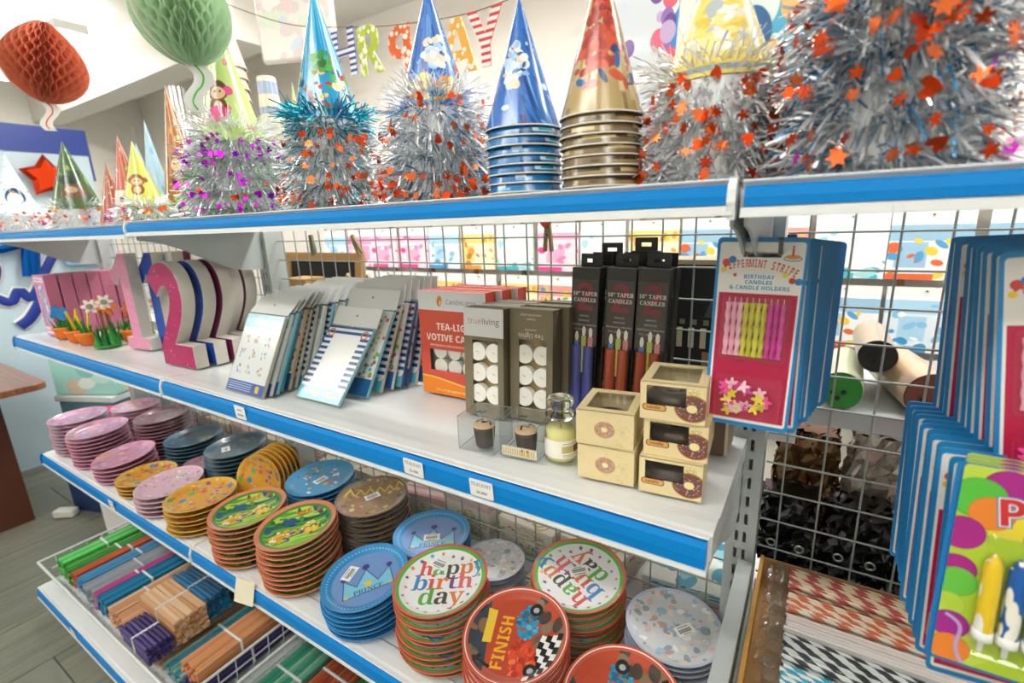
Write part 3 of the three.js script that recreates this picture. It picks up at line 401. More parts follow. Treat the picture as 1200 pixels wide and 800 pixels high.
{ // glitter numbers: foam cutouts with pale sides queueing back
  const glit = (c, light, seed) => { const r = rng(seed); return TM(256, 256, (g, w, h) => { fillC(g, w, h, c); for (let i = 0; i < 5200; i++) { g.fillStyle = pick(light, r); g.fillRect(r() * w, r() * h, 2, 2); } dots(g, w, h, 40, ['#ffe6f4', '#ffffff'], 1, 2.2, r); }, 0.4); };
  const gm = { pink: glit('#dc8cae', ['#e8a2c0', '#cc7a9e', '#f0bcd2', '#c67096'], 1), magenta: glit('#ae0a5a', ['#c01a6c', '#98084c', '#d03a86', '#840644'], 2), blue: M(0x1f4fae, 0.4), maroon: M(0x7a1f4a, 0.4), white: white };
  const side = M(0xcfcac0, 0.7);
  const num = (ch, font, size) => { const g = new TextGeometry(ch, { font, size, depth: 0.03, curveSegments: 8, bevelEnabled: true, bevelSize: 0.0008, bevelOffset: 0.0065, bevelThickness: 0.0008, bevelSegments: 1 }); g.computeBoundingBox(); const b = g.boundingBox; g.translate(-(b.min.x + b.max.x) / 2, -b.min.y, -0.015); const uv = g.attributes.uv; for (let i = 0; i < uv.count; i++) uv.setXY(i, g.attributes.position.getX(i) * 5, g.attributes.position.getY(i) * 5); return g; };
  for (const m of Object.values(gm)) if (m.map) { m.map.wrapS = m.map.wrapT = THREE.RepeatWrapping; }
  const two = num('2', sansBold, 0.244), one = num('1', serifBold, 0.262); two.scale(0.8, 1, 1); one.scale(0.66, 1, 1);
  const put = (g, m, label, x, z, turn, s = 1) => { const t = thing('number_cutout', label, 'number', [x, MID, z], turn, 'foam number cutouts'); const p = part('foam_number', g, [gm[m], side], t); p.scale.set(s, s, 1); return t; };
  put(two, 'magenta', 'magenta glitter foam number 2 standing at the shelf edge', -1.275, 0.222, 0.06);
  put(two, 'blue', 'blue faced foam number 2 directly behind the magenta one', -1.268, 0.176, 0.05);
  put(two, 'maroon', 'maroon faced foam number 2 behind the blue one', -1.26, 0.133, 0.04);
  put(two, 'white', 'white faced foam number 2 in the middle of the queue', -1.292, 0.092, 0.05);
  put(two, 'maroon', 'hindmost dark maroon foam number 2 against the grid', -1.298, 0.05, 0.03);
  put(one, 'pink', 'pale pink glitter foam number 1 leaning by the clear box', -1.605, 0.185, 0.12);
  put(one, 'blue', 'blue faced foam number 1 behind the pale pink one', -1.545, 0.143, 0.1);
  put(one, 'white', 'white foam number 1 behind the blue faced one', -1.52, 0.102, 0.1);
  put(one, 'maroon', 'maroon foam number 1 at the back of its queue', -1.5, 0.061, 0.08);
}
{ // greeting card packets in poly bags with white headers, leaning in two queues
  const prints = [
    TM(192, 256, (g, w, h) => { const r = rng(111); fillC(g, w, h, '#eef1f0'); g.fillStyle = '#8fcbdd'; g.fillRect(0, 0, w, 44); g.fillStyle = '#eaf6f8'; g.font = 'italic 26px serif'; g.fillText('Thank You', 50, 32); for (let i = 0; i < 9; i++) { const x = 30 + (i % 3) * 55, y = 80 + Math.floor(i / 3) * 48; for (let k = 0; k < 7; k++) { g.fillStyle = pick(['#8a9cc8', '#e8c078', '#d89a9a', '#a8c8d8'], r); g.fillRect(x + rr(-14, 14, r), y + rr(-14, 14, r), 6, 8); } } g.fillStyle = '#3f68b8'; g.fillRect(0, h - 36, w, 36); g.fillStyle = '#dfe8f4'; for (let i = 0; i < 4; i++) g.fillRect(8, h - 30 + i * 7, 120, 2); g.fillStyle = '#f0c84a'; g.fillRect(150, h - 30, 18, 22); }, 0.25),
    TM(192, 256, (g, w, h) => { fillC(g, w, h, '#eceeee'); g.fillStyle = '#234a8c'; for (let i = 0; i < 13; i++) g.fillRect(0, i * 20 - 4, w, 10); g.fillStyle = '#f0f0ec'; g.fillRect(34, 34, w - 68, h - 84); g.fillStyle = '#5ab4cc'; g.fillRect(0, h - 40, w, 40); g.strokeStyle = '#d8694a'; g.lineWidth = 5; for (const x of [20, w - 24]) { g.beginPath(); g.arc(x, 24, 13, 0, 7); g.stroke(); } const r = rng(113); for (let i = 0; i < 18; i++) { g.fillStyle = pick(['#e8794a', '#f2c84a', '#f4f4ee', '#c84a3a'], r); g.fillRect(10 + r() * (w - 20), h - 44 + r() * 26, 9, 9); } }, 0.25),
    TM(192, 256, (g, w, h) => { const r = rng(114); fillC(g, w, h, '#f0efe8'); dots(g, w, h, 90, ['#e0644a', '#f0c04a', '#5ab4c4', '#4a7ab8', '#8cc06a'], 4, 7, r); g.fillStyle = '#2f6ca8'; g.fillRect(0, h - 50, w, 50); }, 0.25),
  ];
  const sideTones = [0xe9ebe8, 0x3fa8b8, 0x2a4f8c, 0xd8dcd8, 0xbfb9a6, 0x7fc4d0, 0xf2f2ee, 0xc8a070, 0xdfe4e2].map((c) => M(c, 0.5)), header = M(0xdfe1df, 0.45), holeM = M(0x53606a, 0.7);
  function packet(label, x, z, lean, w, h, m, tone, headLean, group, turn = 0, flatHead = 0.042) {
    const t = thing('card_packet', label, 'card packet', [x, MID + 0.001, z], turn, group), b = new THREE.Group(); b.name = 'pack'; b.rotation.x = -lean; t.add(b);
    part('card_block', box(w, h, 0.006, 0, h / 2, 0), tone, b); part('front_print', box(w - 0.002, h - 0.002, 0.0006, 0, h / 2, 0.0036), m, b);
    part('poly_sleeve', rbox(w + 0.006, h + 0.006, 0.009, 0.002).translate(0, h / 2, 0), hazyFilm, b);
    const hd = part('header_flap', box(w + 0.004, flatHead, 0.0012, 0, flatHead / 2, 0), header, b, [0, h + 0.004, 0], [-headLean, 0, 0]); part('hang_hole', cyl(0.0025, 0.0025, 0.0016, 10).rotateX(Math.PI / 2), holeM, hd, [0, flatHead * 0.55, 0]);
  }
  const r = rng(120);
  for (let k = 0; k < 17; k++) {
    const lean = 0.47 - k * 0.016, z = 0.282 - k * 0.0143;
    packet(k === 0 ? 'front card packet with a pale blue Thank You top and white header' : k < 6 ? `card packet seen edge on, ${ORD[k]} in the queue behind the Thank You one` : `card packet seen edge on, ${ORD[k]} in the Thank You queue toward the grid`, -0.915 + k * 0.002 + rr(-0.007, 0.007, r), z, lean, 0.132, 0.17 + rr(-0.003, 0.003, r), k ? pick(prints, r) : prints[0], pick(sideTones, r), 0.38, k === 0 ? 'card packets first queue' : k < 6 ? 'card packets first queue front' : 'card packets first queue rear', rr(-0.012, 0.012, r));
  }
  for (let k = 0; k < 8; k++) {
    const lean = [0.72, 0.56, 0.46][k] ?? 0.39 - (k - 3) * 0.018, z = [0.24, 0.186, 0.152][k] ?? 0.126 - (k - 3) * 0.0155;
    packet(k === 0 ? 'card packet with navy stripes and orange lifebuoys leaning far back' : k < 4 ? `card packet with a broad white header, ${ORD[k]} in the navy striped queue` : `card packet seen edge on, ${ORD[k]} in the navy striped queue toward the grid`, -0.735 + k * 0.007 + rr(-0.004, 0.004, r), z, lean, k ? 0.142 : 0.128, k ? 0.18 : 0.162, k ? prints[k % 2 ? 2 : 1] : prints[1], pick(sideTones, r), k < 3 ? -0.16 : -0.12, k === 0 ? 'card packets second queue' : k < 4 ? 'card packets second queue front' : 'card packets second queue rear', rr(-0.012, 0.012, r));
  }
}
// tealight cartons: a front sleeve with a real window over the candles
const tealightCup = cyl(0.0158, 0.0158, 0.012, 24).rotateX(Math.PI / 2), wax = M(0xf1efe6, 0.5), cupM = M(0xd8d8d4, 0.3, 0.6);
function windowCarton(t, w, h, d, wins, front, side, fill) {
  const s = roundRect(w, h, 0.0012); for (const [x, y, ww, hh] of wins) s.holes.push(rectHole(x, y, ww, hh));
  part('front_sleeve', planarUV(sheet(s, 0.0012), -w / 2, 0, w, h), front, t, [0, 0, d / 2 - 0.0012]);
  const inner = mergeGeometries([box(w, h, 0.0015, 0, h / 2, -d / 2 + 0.001), box(0.0015, h, d - 0.003, -w / 2 + 0.001, h / 2, 0), box(0.0015, h, d - 0.003, w / 2 - 0.001, h / 2, 0), box(w, 0.0015, d - 0.003, 0, 0.001, 0), box(w, 0.0015, d - 0.003, 0, h - 0.001, 0)]);
  part('carton', inner, side, t); if (fill) part('inner_card', box(w - 0.006, h - 0.006, 0.001, 0, h / 2, d / 2 - 0.017), fill, t);
}
{
  const orangeFront = TM(384, 512, (g, w, h) => { fillC(g, w, h, '#d8553f'); g.fillStyle = '#e2e4e6'; g.fillRect(0, 0, w, 92); g.fillStyle = '#e08a2c'; g.beginPath(); g.ellipse(128, 48, 15, 26, 0.15, 0, 7); g.fill(); g.fillStyle = '#f6e0b0'; g.beginPath(); g.ellipse(132, 56, 5, 13, 0.2, 0, 7); g.fill(); g.fillStyle = '#8a8f94'; g.font = '30px sans-serif'; g.fillText('CandleLamp', 166, 60); g.fillStyle = '#f8ece2'; g.font = 'bold 46px sans-serif'; g.textAlign = 'center'; g.fillText('TEA-LIGHT', 218, 186); g.fillText('VOTIVE CANDLES', 226, 240); g.font = '15px sans-serif'; g.fillText('DEPENDABLE LONG BURNING STYLE CANDLES', 215, 268); g.font = 'bold 17px sans-serif'; g.fillText('UP TO     HOURS BURN TIME', 215, 304); g.beginPath(); g.fillStyle = '#f2a080'; g.arc(160, 298, 14, 0, 7); g.fill(); g.fillStyle = '#f08a1e'; g.beginPath(); g.moveTo(0, 425); g.bezierCurveTo(140, 425, 240, 470, w, 468); g.lineTo(w, h); g.lineTo(0, h); g.fill(); g.strokeStyle = '#f6d060'; g.lineWidth = 7; g.beginPath(); g.moveTo(0, 423); g.bezierCurveTo(140, 423, 240, 466, w, 464); g.stroke(); g.fillStyle = '#fae8c8'; g.font = '15px sans-serif'; g.fillText('1.5" x .5" TEA CANDLES IN METAL TINS', 210, 494); }, 0.4);
  for (let k = 0; k < 3; k++) {
    const t = thing('tealight_carton', k ? `orange tealight carton, ${ORD[k]} in its row counted from the shelf edge` : 'orange and red tealight carton with a grey top band and small window', 'candle box', [-0.505 + k * 0.012, MID, 0.084 - k * 0.0352], 0.02, 'orange tealight cartons'); t.rotation.x = -0.03;
    windowCarton(t, 0.155, 0.202, 0.034, [[-0.055, 0.048, 0.1, 0.042]], orangeFront, M(0xb8402e, 0.5), M(0x8a9088, 0.6));
    for (let i = 0; i < 3; i++) for (let j = 0; j < 2; j++) part('tealight', tealightCup, wax, t, [-0.036 + i * 0.034, 0.054 + j * 0.032, 0.003]);
  }
  const brown = (label) => TM(256, 640, (g, w, h) => { fillC(g, w, h, '#7a7058'); if (label) { g.fillStyle = '#dedfdd'; g.fillRect(0, 0, w, 165); g.font = '48px sans-serif'; g.fillStyle = '#c08a84'; g.fillText('true', 28, 92); g.fillStyle = '#5c5a54'; g.fillText('living', 118, 92); } else { g.save(); g.translate(w / 2, 66); g.rotate(Math.PI); g.fillStyle = '#d8d4c4'; g.textAlign = 'center'; g.font = '17px sans-serif'; g.fillText('unscented white', 0, 40); g.fillText('8-pack', 0, 16); g.font = '34px sans-serif'; g.fillText('Tea Lights', 0, -70); g.font = '15px sans-serif'; g.fillText('unscented', 0, -44); g.restore(); } }, 0.5);
  const fronts = [brown(true), brown(false)], side = M(0x665d48, 0.6), inside = M(0xb8a070, 0.7);
  for (let q = 0; q < 2; q++) for (let k = 0; k < 3; k++) {
    const t = thing('tealight_pack', k ? `olive brown tealight pack, ${ORD[k]} in the row behind the ${q ? 'upside down printed' : 'white labelled'} one` : q ? 'olive brown windowed tealight pack with upside down lettering' : 'olive brown windowed tealight pack with a white label', 'candle box', [-0.398 + q * 0.081 + k * 0.01, MID, 0.137 - q * 0.018 - k * 0.037], 0.03, 'olive brown tealight packs'); t.rotation.x = -0.06;
    windowCarton(t, 0.078, 0.186, 0.034, [[-0.022, 0.02, 0.05, 0.112 + q * 0.004]], fronts[q], side, inside);
    if (k === 0) for (let i = 0; i < 2; i++) for (let j = 0; j < 3; j++) { const c = part('tealight', tealightCup, wax, t, [-0.0128 + i * 0.0322, 0.039 + j * 0.0365, 0.0095]); part('wick', cyl(0.0006, 0.0006, 0.006, 5).rotateZ(1.2), M(0xd8cca8, 0.8), c, [0, 0, 0.0068]); }
  }
}
{ // taper candle boxes
  const front = TM(160, 800, (g, w, h) => { fillC(g, w, h, '#26241f'); const gr = h; g.fillStyle = '#45413a'; g.fillRect(6, 60, w - 12, 330); g.fillStyle = '#8a2c38'; g.font = 'bold 200px sans-serif'; g.textAlign = 'center'; g.fillText('2', w / 2, 218); g.fillStyle = '#ece8e0'; g.font = 'bold 27px serif'; g.fillText('10" TAPER', w / 2, 142); g.fillText('CANDLES', w / 2, 174); g.font = '13px sans-serif'; g.fillStyle = '#c8c4ba'; ['DRIPLESS', 'SMOKELESS', 'INDIVIDUALLY WRAPPED', 'FULL LENGTH WICK'].forEach((s, i) => g.fillText(s, w / 2, 252 + i * 24)); const fl = (x, y) => { g.fillStyle = '#efe6d8'; g.beginPath(); g.ellipse(x, y, 11, 28, 0, 0, 7); g.fill(); }; for (const [x, y, c] of [[40, 360, '#5a86c0'], [82, 330, '#b8c45a'], [122, 335, '#d88a90'], [18, 560, '#d8a83a'], [130, 560, '#8a5a9a'], [140, 600, '#d8b84a']]) { fl(x, y); g.fillStyle = c; g.fillRect(x - 14, y + 24, 28, 200); } g.fillStyle = '#26241f'; g.fillRect(0, 740, w, 60); }, 0.35);
  const sideM = TM(64, 400, (g, w, h) => { fillC(g, w, h, '#1c1b19'); g.save(); g.translate(40, h - 20); g.rotate(-Math.PI / 2); g.fillStyle = '#8a8478'; g.font = '22px serif'; g.fillText('TAPER CANDLES', 0, 0); g.restore(); }, 0.4);
  const black = M(0x1d1c1a, 0.4), tabM = M(0x161614, 0.4), candleGeo = cyl(0.0095, 0.0105, 0.115, 14);
  const tab = (() => { const s = roundRect(0.036, 0.022, 0.002); s.holes.push(rectHole(-0.008, 0.008, 0.016, 0.006)); return sheet(s, 0.001); })();
  const W = 0.046, Hh = 0.248, D = 0.026;
  const spots = [[-0.254, 0.064, 0, 'blue', 0x5a62b0], [-0.196, 0.062, 1, 'terracotta', 0xb8553a], [-0.146, 0.064, 2, 'rust red', 0xa84a34]];
  const bodyM = [sideM, sideM, black, black, front, black];
  for (const [x, z, i, cn, c] of spots) for (let k = 0; k < 2; k++) {
    const t = thing('taper_candle_box', k ? `black taper candle box behind the one with ${cn} candles` : `black taper candle box with two ${cn} candles in its window`, 'candle box', [x + k * (i === 0 ? 0.008 : 0.003), MID, z - k * 0.0275], 0.02, 'black taper candle boxes'); t.rotation.x = -0.035; t.rotation.z = -0.03;
    const b = part('carton', rboxUV(W, Hh, D), bodyM, t, [0, Hh / 2, 0]); part('hang_tab', tab, tabM, t, [0, Hh - 0.001, -D / 2 + 0.002]);
    if (k === 0) { for (const s of [-1, 1]) part('taper_candle', candleGeo, M(c, 0.3, 0, { clearcoat: 0.5 }), t, [s * 0.0105 - 0.001, 0.064, D / 2 - 0.003]); for (const s of [-1, 1]) part('window_edge', box(0.0012, 0.118, 0.008), black, t, [s * 0.0216 - 0.001, 0.064, D / 2 + 0.003]); }
  }
  for (const [x, z, h, nm] of [[-0.228, 0.03, 0.262, 'shorter black hang tab box behind the blue taper candles'], [-0.17, 0.034, 0.27, 'tallest black hang tab box behind the terracotta taper candles']]) { const t = thing('taper_candle_box', nm, 'candle box', [x, MID, z - 0.028], 0, 'black boxes at the back'); part('carton', box(W, h, 0.012, 0, h / 2, 0), black, t); part('hang_tab', tab, tabM, t, [0, h - 0.001, 0]); }
}
function rboxUV(w, h, d) { return new THREE.BoxGeometry(w, h, d); }
{ // clear cupcake candle boxes
  const cupP = []; for (let i = 0; i <= 6; i++) cupP.push([0.013 + 0.003 * i / 6, 0.03 * i / 6]);
  const fluted = (() => { const g = lathe([[0.0005, 0], ...cupP, [0.0005, 0.031]], 48), p = g.attributes.position; for (let i = 0; i < p.count; i++) { const x = p.getX(i), z = p.getZ(i), a = Math.atan2(z, x), k = 1 + 0.035 * Math.cos(a * 24); p.setX(i, x * k); p.setZ(i, z * k); } g.computeVertexNormals(); return g; })();
  const fence = (() => { const s = new THREE.Shape(); s.moveTo(-0.027, 0); s.lineTo(0.027, 0); s.lineTo(0.027, 0.013); for (let i = 0; i < 18; i++) { const x = 0.027 - (i + 0.5) * 0.003; s.lineTo(x, 0.0155); s.lineTo(x - 0.0015, 0.013); } s.closePath(); return planarUV(sheet(s, 0.0006), -0.027, 0, 0.054, 0.016); })();
  const fenceM = TM(256, 64, (g, w, h) => { fillC(g, w, h, '#f0e8d0'); for (let i = 0; i < 14; i++) { g.fillStyle = '#e0a860'; g.fillRect(10 + i * 17, 18, 7, 38); } for (const x of [140, 180]) { g.fillStyle = '#d8c828'; g.fillRect(x, 26, 20, 30); g.fillStyle = '#d83a6a'; g.beginPath(); g.arc(x + 10, 22, 8, 0, 7); g.fill(); } }, 0.5);
  const scribble = (txt, c) => new THREE.MeshPhysicalMaterial({ map: tex(128, 64, (g, w, h) => { g.clearRect(0, 0, w, h); g.fillStyle = c; g.font = 'italic bold 50px sans-serif'; g.fillText(txt, 18, 50); }), transparent: true, roughness: 0.4 });
  const pairs = [[-0.335, 0.238, 'in the clear box marked in blue', '62', '#1f6a9a'], [-0.27, 0.226, 'in the clear box marked 95', '95', '#1c1f22']];
  pairs.forEach(([x, z, w, txt, c], i) => {
    const t = thing('clear_box', i ? 'clear plastic box marked 95 with a picket fence strip' : 'clear plastic box with a blue mark on its lid', 'box', [x, MID, z], 0.1, undefined);
    part('clear_walls', rbox(0.06, 0.052, 0.06, 0.0012), hazyFilm, t, [0, 0.0262, 0]); part('folded_edges', mergeGeometries([-1, 1].flatMap((a) => [-1, 1].flatMap((b) => [rod([a * 0.0295, 0.001, b * 0.0295], [a * 0.0295, 0.0515, b * 0.0295], 0.0006, 5), rod([-0.0295, a > 0 ? 0.0515 : 0.001, b * 0.0295], [0.0295, a > 0 ? 0.0515 : 0.001, b * 0.0295], 0.0006, 5), rod([b * 0.0295, a > 0 ? 0.0515 : 0.001, -0.0295], [b * 0.0295, a > 0 ? 0.0515 : 0.001, 0.0295], 0.0006, 5)]))), M(0xc8d2cc, 0.2, 0, { transmission: 0.5, thickness: 0 }), t); part('lid_writing', new THREE.PlaneGeometry(0.034, 0.016).rotateX(-Math.PI / 2), scribble(txt, c), t, [0, 0.0527, 0.004], [0, 0.12, 0]);
    if (i) part('picket_strip', fence, fenceM, t, [0, 0.0015, 0.0282]);
    const cup = thing('cupcake_candle', `dark chocolate cupcake candle with cream top ${w}`, 'candle', [x + 0.002, MID + 0.0016, z + 0.006], i);
    part('cup', fluted, M(i ? 0x4a4038 : 0x5a5048, 0.55), cup); part('cream_top', new THREE.SphereGeometry(0.0165, 24, 10, 0, 7, 0, Math.PI / 2).scale(1, 0.42, 1), M(0xe2bf98, 0.5), cup, [0, 0.031, 0]);
    const cv = new THREE.CatmullRomCurve3([[-0.011, 0.0355, 0.005], [-0.004, 0.0385, -0.003], [0.002, 0.039, 0.006], [0.008, 0.0375, -0.004], [0.013, 0.034, 0.003]].map((a) => new THREE.Vector3(...a))); part('chocolate_drizzle', new THREE.TubeGeometry(cv, 20, 0.0016, 5), M(0x4a2c1e, 0.4), cup);
  });
}
{ // glass jar candle
  const t = thing('jar_candle', 'small glass jar candle with pale yellow wax and white label', 'candle', [-0.216, MID, 0.225], -0.35);
  const glass = new THREE.MeshPhysicalMaterial({ color: 0xf4f8f0, roughness: 0.02, transmission: 1, thickness: 0, ior: 1.5, side: THREE.DoubleSide });
  part('jar', lathe([[0, 0], [0.02, 0], [0.0225, 0.003], [0.0225, 0.05], [0.0195, 0.057], [0.0185, 0.063]], 40), glass, t);
  part('wax', lathe([[0, 0.0035], [0.0203, 0.0035], [0.0203, 0.046], [0.002, 0.045], [0, 0.045]], 32), M(0xf6eaa6, 0.35), t); part('wick', cyl(0.0007, 0.0007, 0.01, 6), M(0x9a8a5a, 0.8), t, [0, 0.05, 0]);
  part('label', cyl(0.0229, 0.0229, 0.026, 24, true), TM(512, 128, (g, w, h) => { fillC(g, w, h, '#f4f2e6'); g.fillStyle = '#c8bf7a'; for (const o of [0, 256]) { g.fillRect(o + 70, 40, 60, 50); g.fillStyle = '#7a4a2c'; g.fillRect(o + 132, 40, 50, 50); g.fillStyle = '#8a8a7a'; g.fillRect(o + 74, 22, 100, 4); g.fillRect(o + 74, 102, 90, 4); g.fillRect(o + 74, 112, 60, 3); g.fillStyle = '#c8bf7a'; } }, 0.4, { side: THREE.DoubleSide }), t, [0, 0.022, 0]);
  const lidGlass = new THREE.MeshPhysicalMaterial({ color: 0xf0f6ee, roughness: 0.02, transmission: 1, thickness: 0.02, ior: 1.4 });
  const lid = part('lid', lathe([[0, 0.0605], [0.0165, 0.0605], [0.0165, 0.064], [0.021, 0.065], [0.021, 0.068], [0.013, 0.071], [0.0115, 0.075], [0.017, 0.08], [0.0185, 0.085], [0.0165, 0.09], [0.011, 0.0925], [0, 0.093]], 40), lidGlass, t); part('lid_sticker', box(0.011, 0.0004, 0.009), M(0xe8d8d0, 0.5), lid, [0, 0.0935, 0]);
}
{ // doughnut candle boxes
  const base = '#e8d6a4';
  const sideT = TM(256, 192, (g, w, h) => { const r = rng(140); fillC(g, w, h, base); g.strokeStyle = 'rgba(200,172,112,0.5)'; for (let i = 0; i < 60; i++) { g.beginPath(); g.arc(r() * w, r() * h, rr(4, 10, r), 0, 4); g.stroke(); } }, 0.6);
  const donut = (g, x, y, R, c1, c2, spr, r) => { g.fillStyle = c1; g.beginPath(); g.arc(x, y, R, 0, 7); g.fill(); g.fillStyle = c2; g.beginPath(); g.arc(x, y, R * 0.92, 0, 7); g.fill(); for (let i = 0; i < 70; i++) { const a = r() * 6.28, q = R * rr(0.35, 0.88, r); g.fillStyle = pick(spr, r); g.fillRect(x + q * Math.cos(a) - 2, y + q * Math.sin(a) - 2, 5, 4); } g.fillStyle = '#efe2a4'; g.beginPath(); g.arc(x, y, R * 0.3, 0, 7); g.fill(); };
  const plainT = TM(256, 192, (g, w, h) => { const r = rng(141); fillC(g, w, h, base); g.strokeStyle = 'rgba(206,180,120,0.6)'; for (let i = 0; i < 40; i++) { g.beginPath(); g.arc(r() * w, r() * h, rr(5, 12, r), 0, 4); g.stroke(); } for (let i = 0; i < 40; i++) { g.strokeStyle = '#b8b05a'; g.beginPath(); g.arc(w * 0.78 + rr(-20, 30, r), h * rr(0.35, 0.98, r), 6, r() * 4, r() * 4 + 2); g.stroke(); } donut(g, w * 0.5, h * 0.52, 46, '#c8a078', '#c09478', ['#e0b8a0', '#a87a64', '#8a9aa0', '#d8c4a0'], r); }, 0.6);
  const winT = TM(256, 192, (g, w, h) => { const r = rng(142); fillC(g, w, h, base); g.fillStyle = '#7a4a2a'; g.beginPath(); g.roundRect(10, 112, 96, 34, 14); g.fill(); g.fillStyle = '#d8a45a'; g.beginPath(); g.roundRect(14, 116, 88, 26, 11); g.fill(); g.fillStyle = '#5a3018'; g.font = 'bold 18px sans-serif'; g.fillText('candle', 26, 135); for (let i = 0; i < 26; i++) { g.strokeStyle = '#b0a848'; g.lineWidth = 2; g.beginPath(); g.arc(w * 0.8 + rr(-26, 30, r), h * rr(0.1, 0.4, r), 7, r() * 4, r() * 4 + 2); g.stroke(); } donut(g, w * 0.8, h * 0.6, 68, '#b07a48', '#7a4c3e', ['#5a86c8', '#e0a0a8', '#e8d8c0', '#3a5a9a', '#c8685a'], r); }, 0.5);
  const inner = M(0x4a3c30, 0.35), W = 0.072, Hh = 0.046, D = 0.082;
  function dbox(label, x, y, z, turn, win) {
    const t = thing('doughnut_candle_box', label, 'candle box', [x, y, z], turn, 'doughnut candle boxes');
    const s = roundRect(W, Hh, 0.0012); if (win) s.holes.push(rectHole(-0.029, 0.0185, 0.044, 0.0235));
    part('front_panel', planarUV(sheet(s, 0.001), -W / 2, 0, W, Hh), win ? winT : plainT, t, [0, 0, D / 2 - 0.001]);
    const th = 0.001, lid = new THREE.Shape(); lid.moveTo(-W / 2, -D / 2); lid.lineTo(W / 2, -D / 2); lid.lineTo(W / 2, D / 2 - 0.001); lid.lineTo(-W / 2, D / 2 - 0.001); lid.closePath(); lid.holes.push(rectHole(-0.026, -0.03, 0.052, 0.06));
    part('lid_panel', sheet(lid, th).rotateX(-Math.PI / 2).translate(0, Hh - th, 0), sideT, t);
    part('carton', mergeGeometries([box(th, Hh - th, D - 0.001, -W / 2 + th / 2, (Hh - th) / 2, -0.0005), box(th, Hh - th, D - 0.001, W / 2 - th / 2, (Hh - th) / 2, -0.0005), box(W, Hh - th, th, 0, (Hh - th) / 2, -D / 2 + th / 2), box(W - 2 * th, th, D - 0.002, 0, th / 2, 0)]), sideT, t);
    part('window_film', box(0.054, 0.0003, 0.062), clearFilm, t, [0, Hh - th - 0.0004, 0]); if (win) part('window_film', box(0.046, 0.0245, 0.0003), clearFilm, t, [-0.007, 0.0303, D / 2 - 0.0014]);
    part('doughnut_candle', new THREE.TorusGeometry(0.02, 0.012, 10, 24).rotateX(Math.PI / 2), inner, t, [-0.003, 0.016, 0]); part('inner_tray', box(W - 0.006, 0.002, D - 0.006), inner, t, [0, 0.003, 0]);
  }
  dbox('cream doughnut candle box, lower of the pair beside the jar', -0.143, MID, 0.216, 0.1, false);
  dbox('cream doughnut candle box, upper of the pair beside the jar', -0.147, MID + 0.0468, 0.214, 0.14, false);
  dbox('windowed doughnut candle box at the bottom of the three high stack', -0.064, MID, 0.212, 0.1, true);
  dbox('windowed doughnut candle box in the middle of the three high stack', -0.061, MID + 0.0468, 0.205, 0.08, true);
  dbox('windowed doughnut candle box on top of the three high stack', -0.066, MID + 0.0936, 0.209, 0.1, true);
  const st = thing('wooden_frame_sample', 'small brown boxed frame standing beside the doughnut boxes', 'box', [-0.036, MID, 0.09], 0); part('carton', rbox(0.03, 0.075, 0.06, 0.002), M(0x6a5446, 0.6), st, [0, 0.0376, 0]); part('edge_card', box(0.004, 0.07, 0.058), M(0xc8bca0, 0.7), st, [0.017, 0.036, 0]);
}

// ---------------------------------------------------------------- plate shelf
const PL = DECK_PLATE + 0.0015, PR = 0.0865;
const plateGeo = (() => {
  const g = lathe([[0.0004, 0], [PR * 0.72, 0], [PR * 0.8, 0.004], [PR * 0.99, 0.0105], [PR, 0.0125], [PR * 0.985, 0.0135], [PR * 0.79, 0.0066], [PR * 0.72, 0.0026], [0.0004, 0.002]], 48);
  const p = g.attributes.position, uv = g.attributes.uv; for (let i = 0; i < p.count; i++) uv.setXY(i, 0.5 + p.getX(i) / (2.02 * PR), 0.5 - p.getZ(i) / (2.02 * PR)); return g;
})();
const stickerM = TM(96, 64, (g, w, h) => { fillC(g, w, h, '#eeefec'); g.fillStyle = '#2a2c30'; for (let i = 0; i < 20; i++) g.fillRect(14 + i * 3.4, 22, i % 3 ? 1.4 : 2.4, 24); g.fillStyle = '#6a6c70'; g.fillRect(18, 8, 58, 5); g.fillRect(26, 52, 44, 4); }, 0.5);
const stickerGeo = box(0.036, 0.0004, 0.022);
const plateM = (seed, draw) => TM(512, 512, (g, w, h) => { draw(g, w, h, rng(seed)); }, 0.3, { clearcoat: 0.7, clearcoatRoughness: 0.1 });
const ring = (g, w, r0, r1, c) => { g.strokeStyle = c; g.lineWidth = (r1 - r0) * w / 2; g.beginPath(); g.arc(w / 2, w / 2, (r0 + r1) / 4 * w, 0, 7); g.stroke(); };
const stars = (g, x, y, R, c) => { g.fillStyle = c; g.beginPath(); for (let i = 0; i < 10; i++) { const a = i * Math.PI / 5 - Math.PI / 2, q = i % 2 ? R * 0.45 : R; g.lineTo(x + q * Math.cos(a), y + q * Math.sin(a)); } g.fill(); };
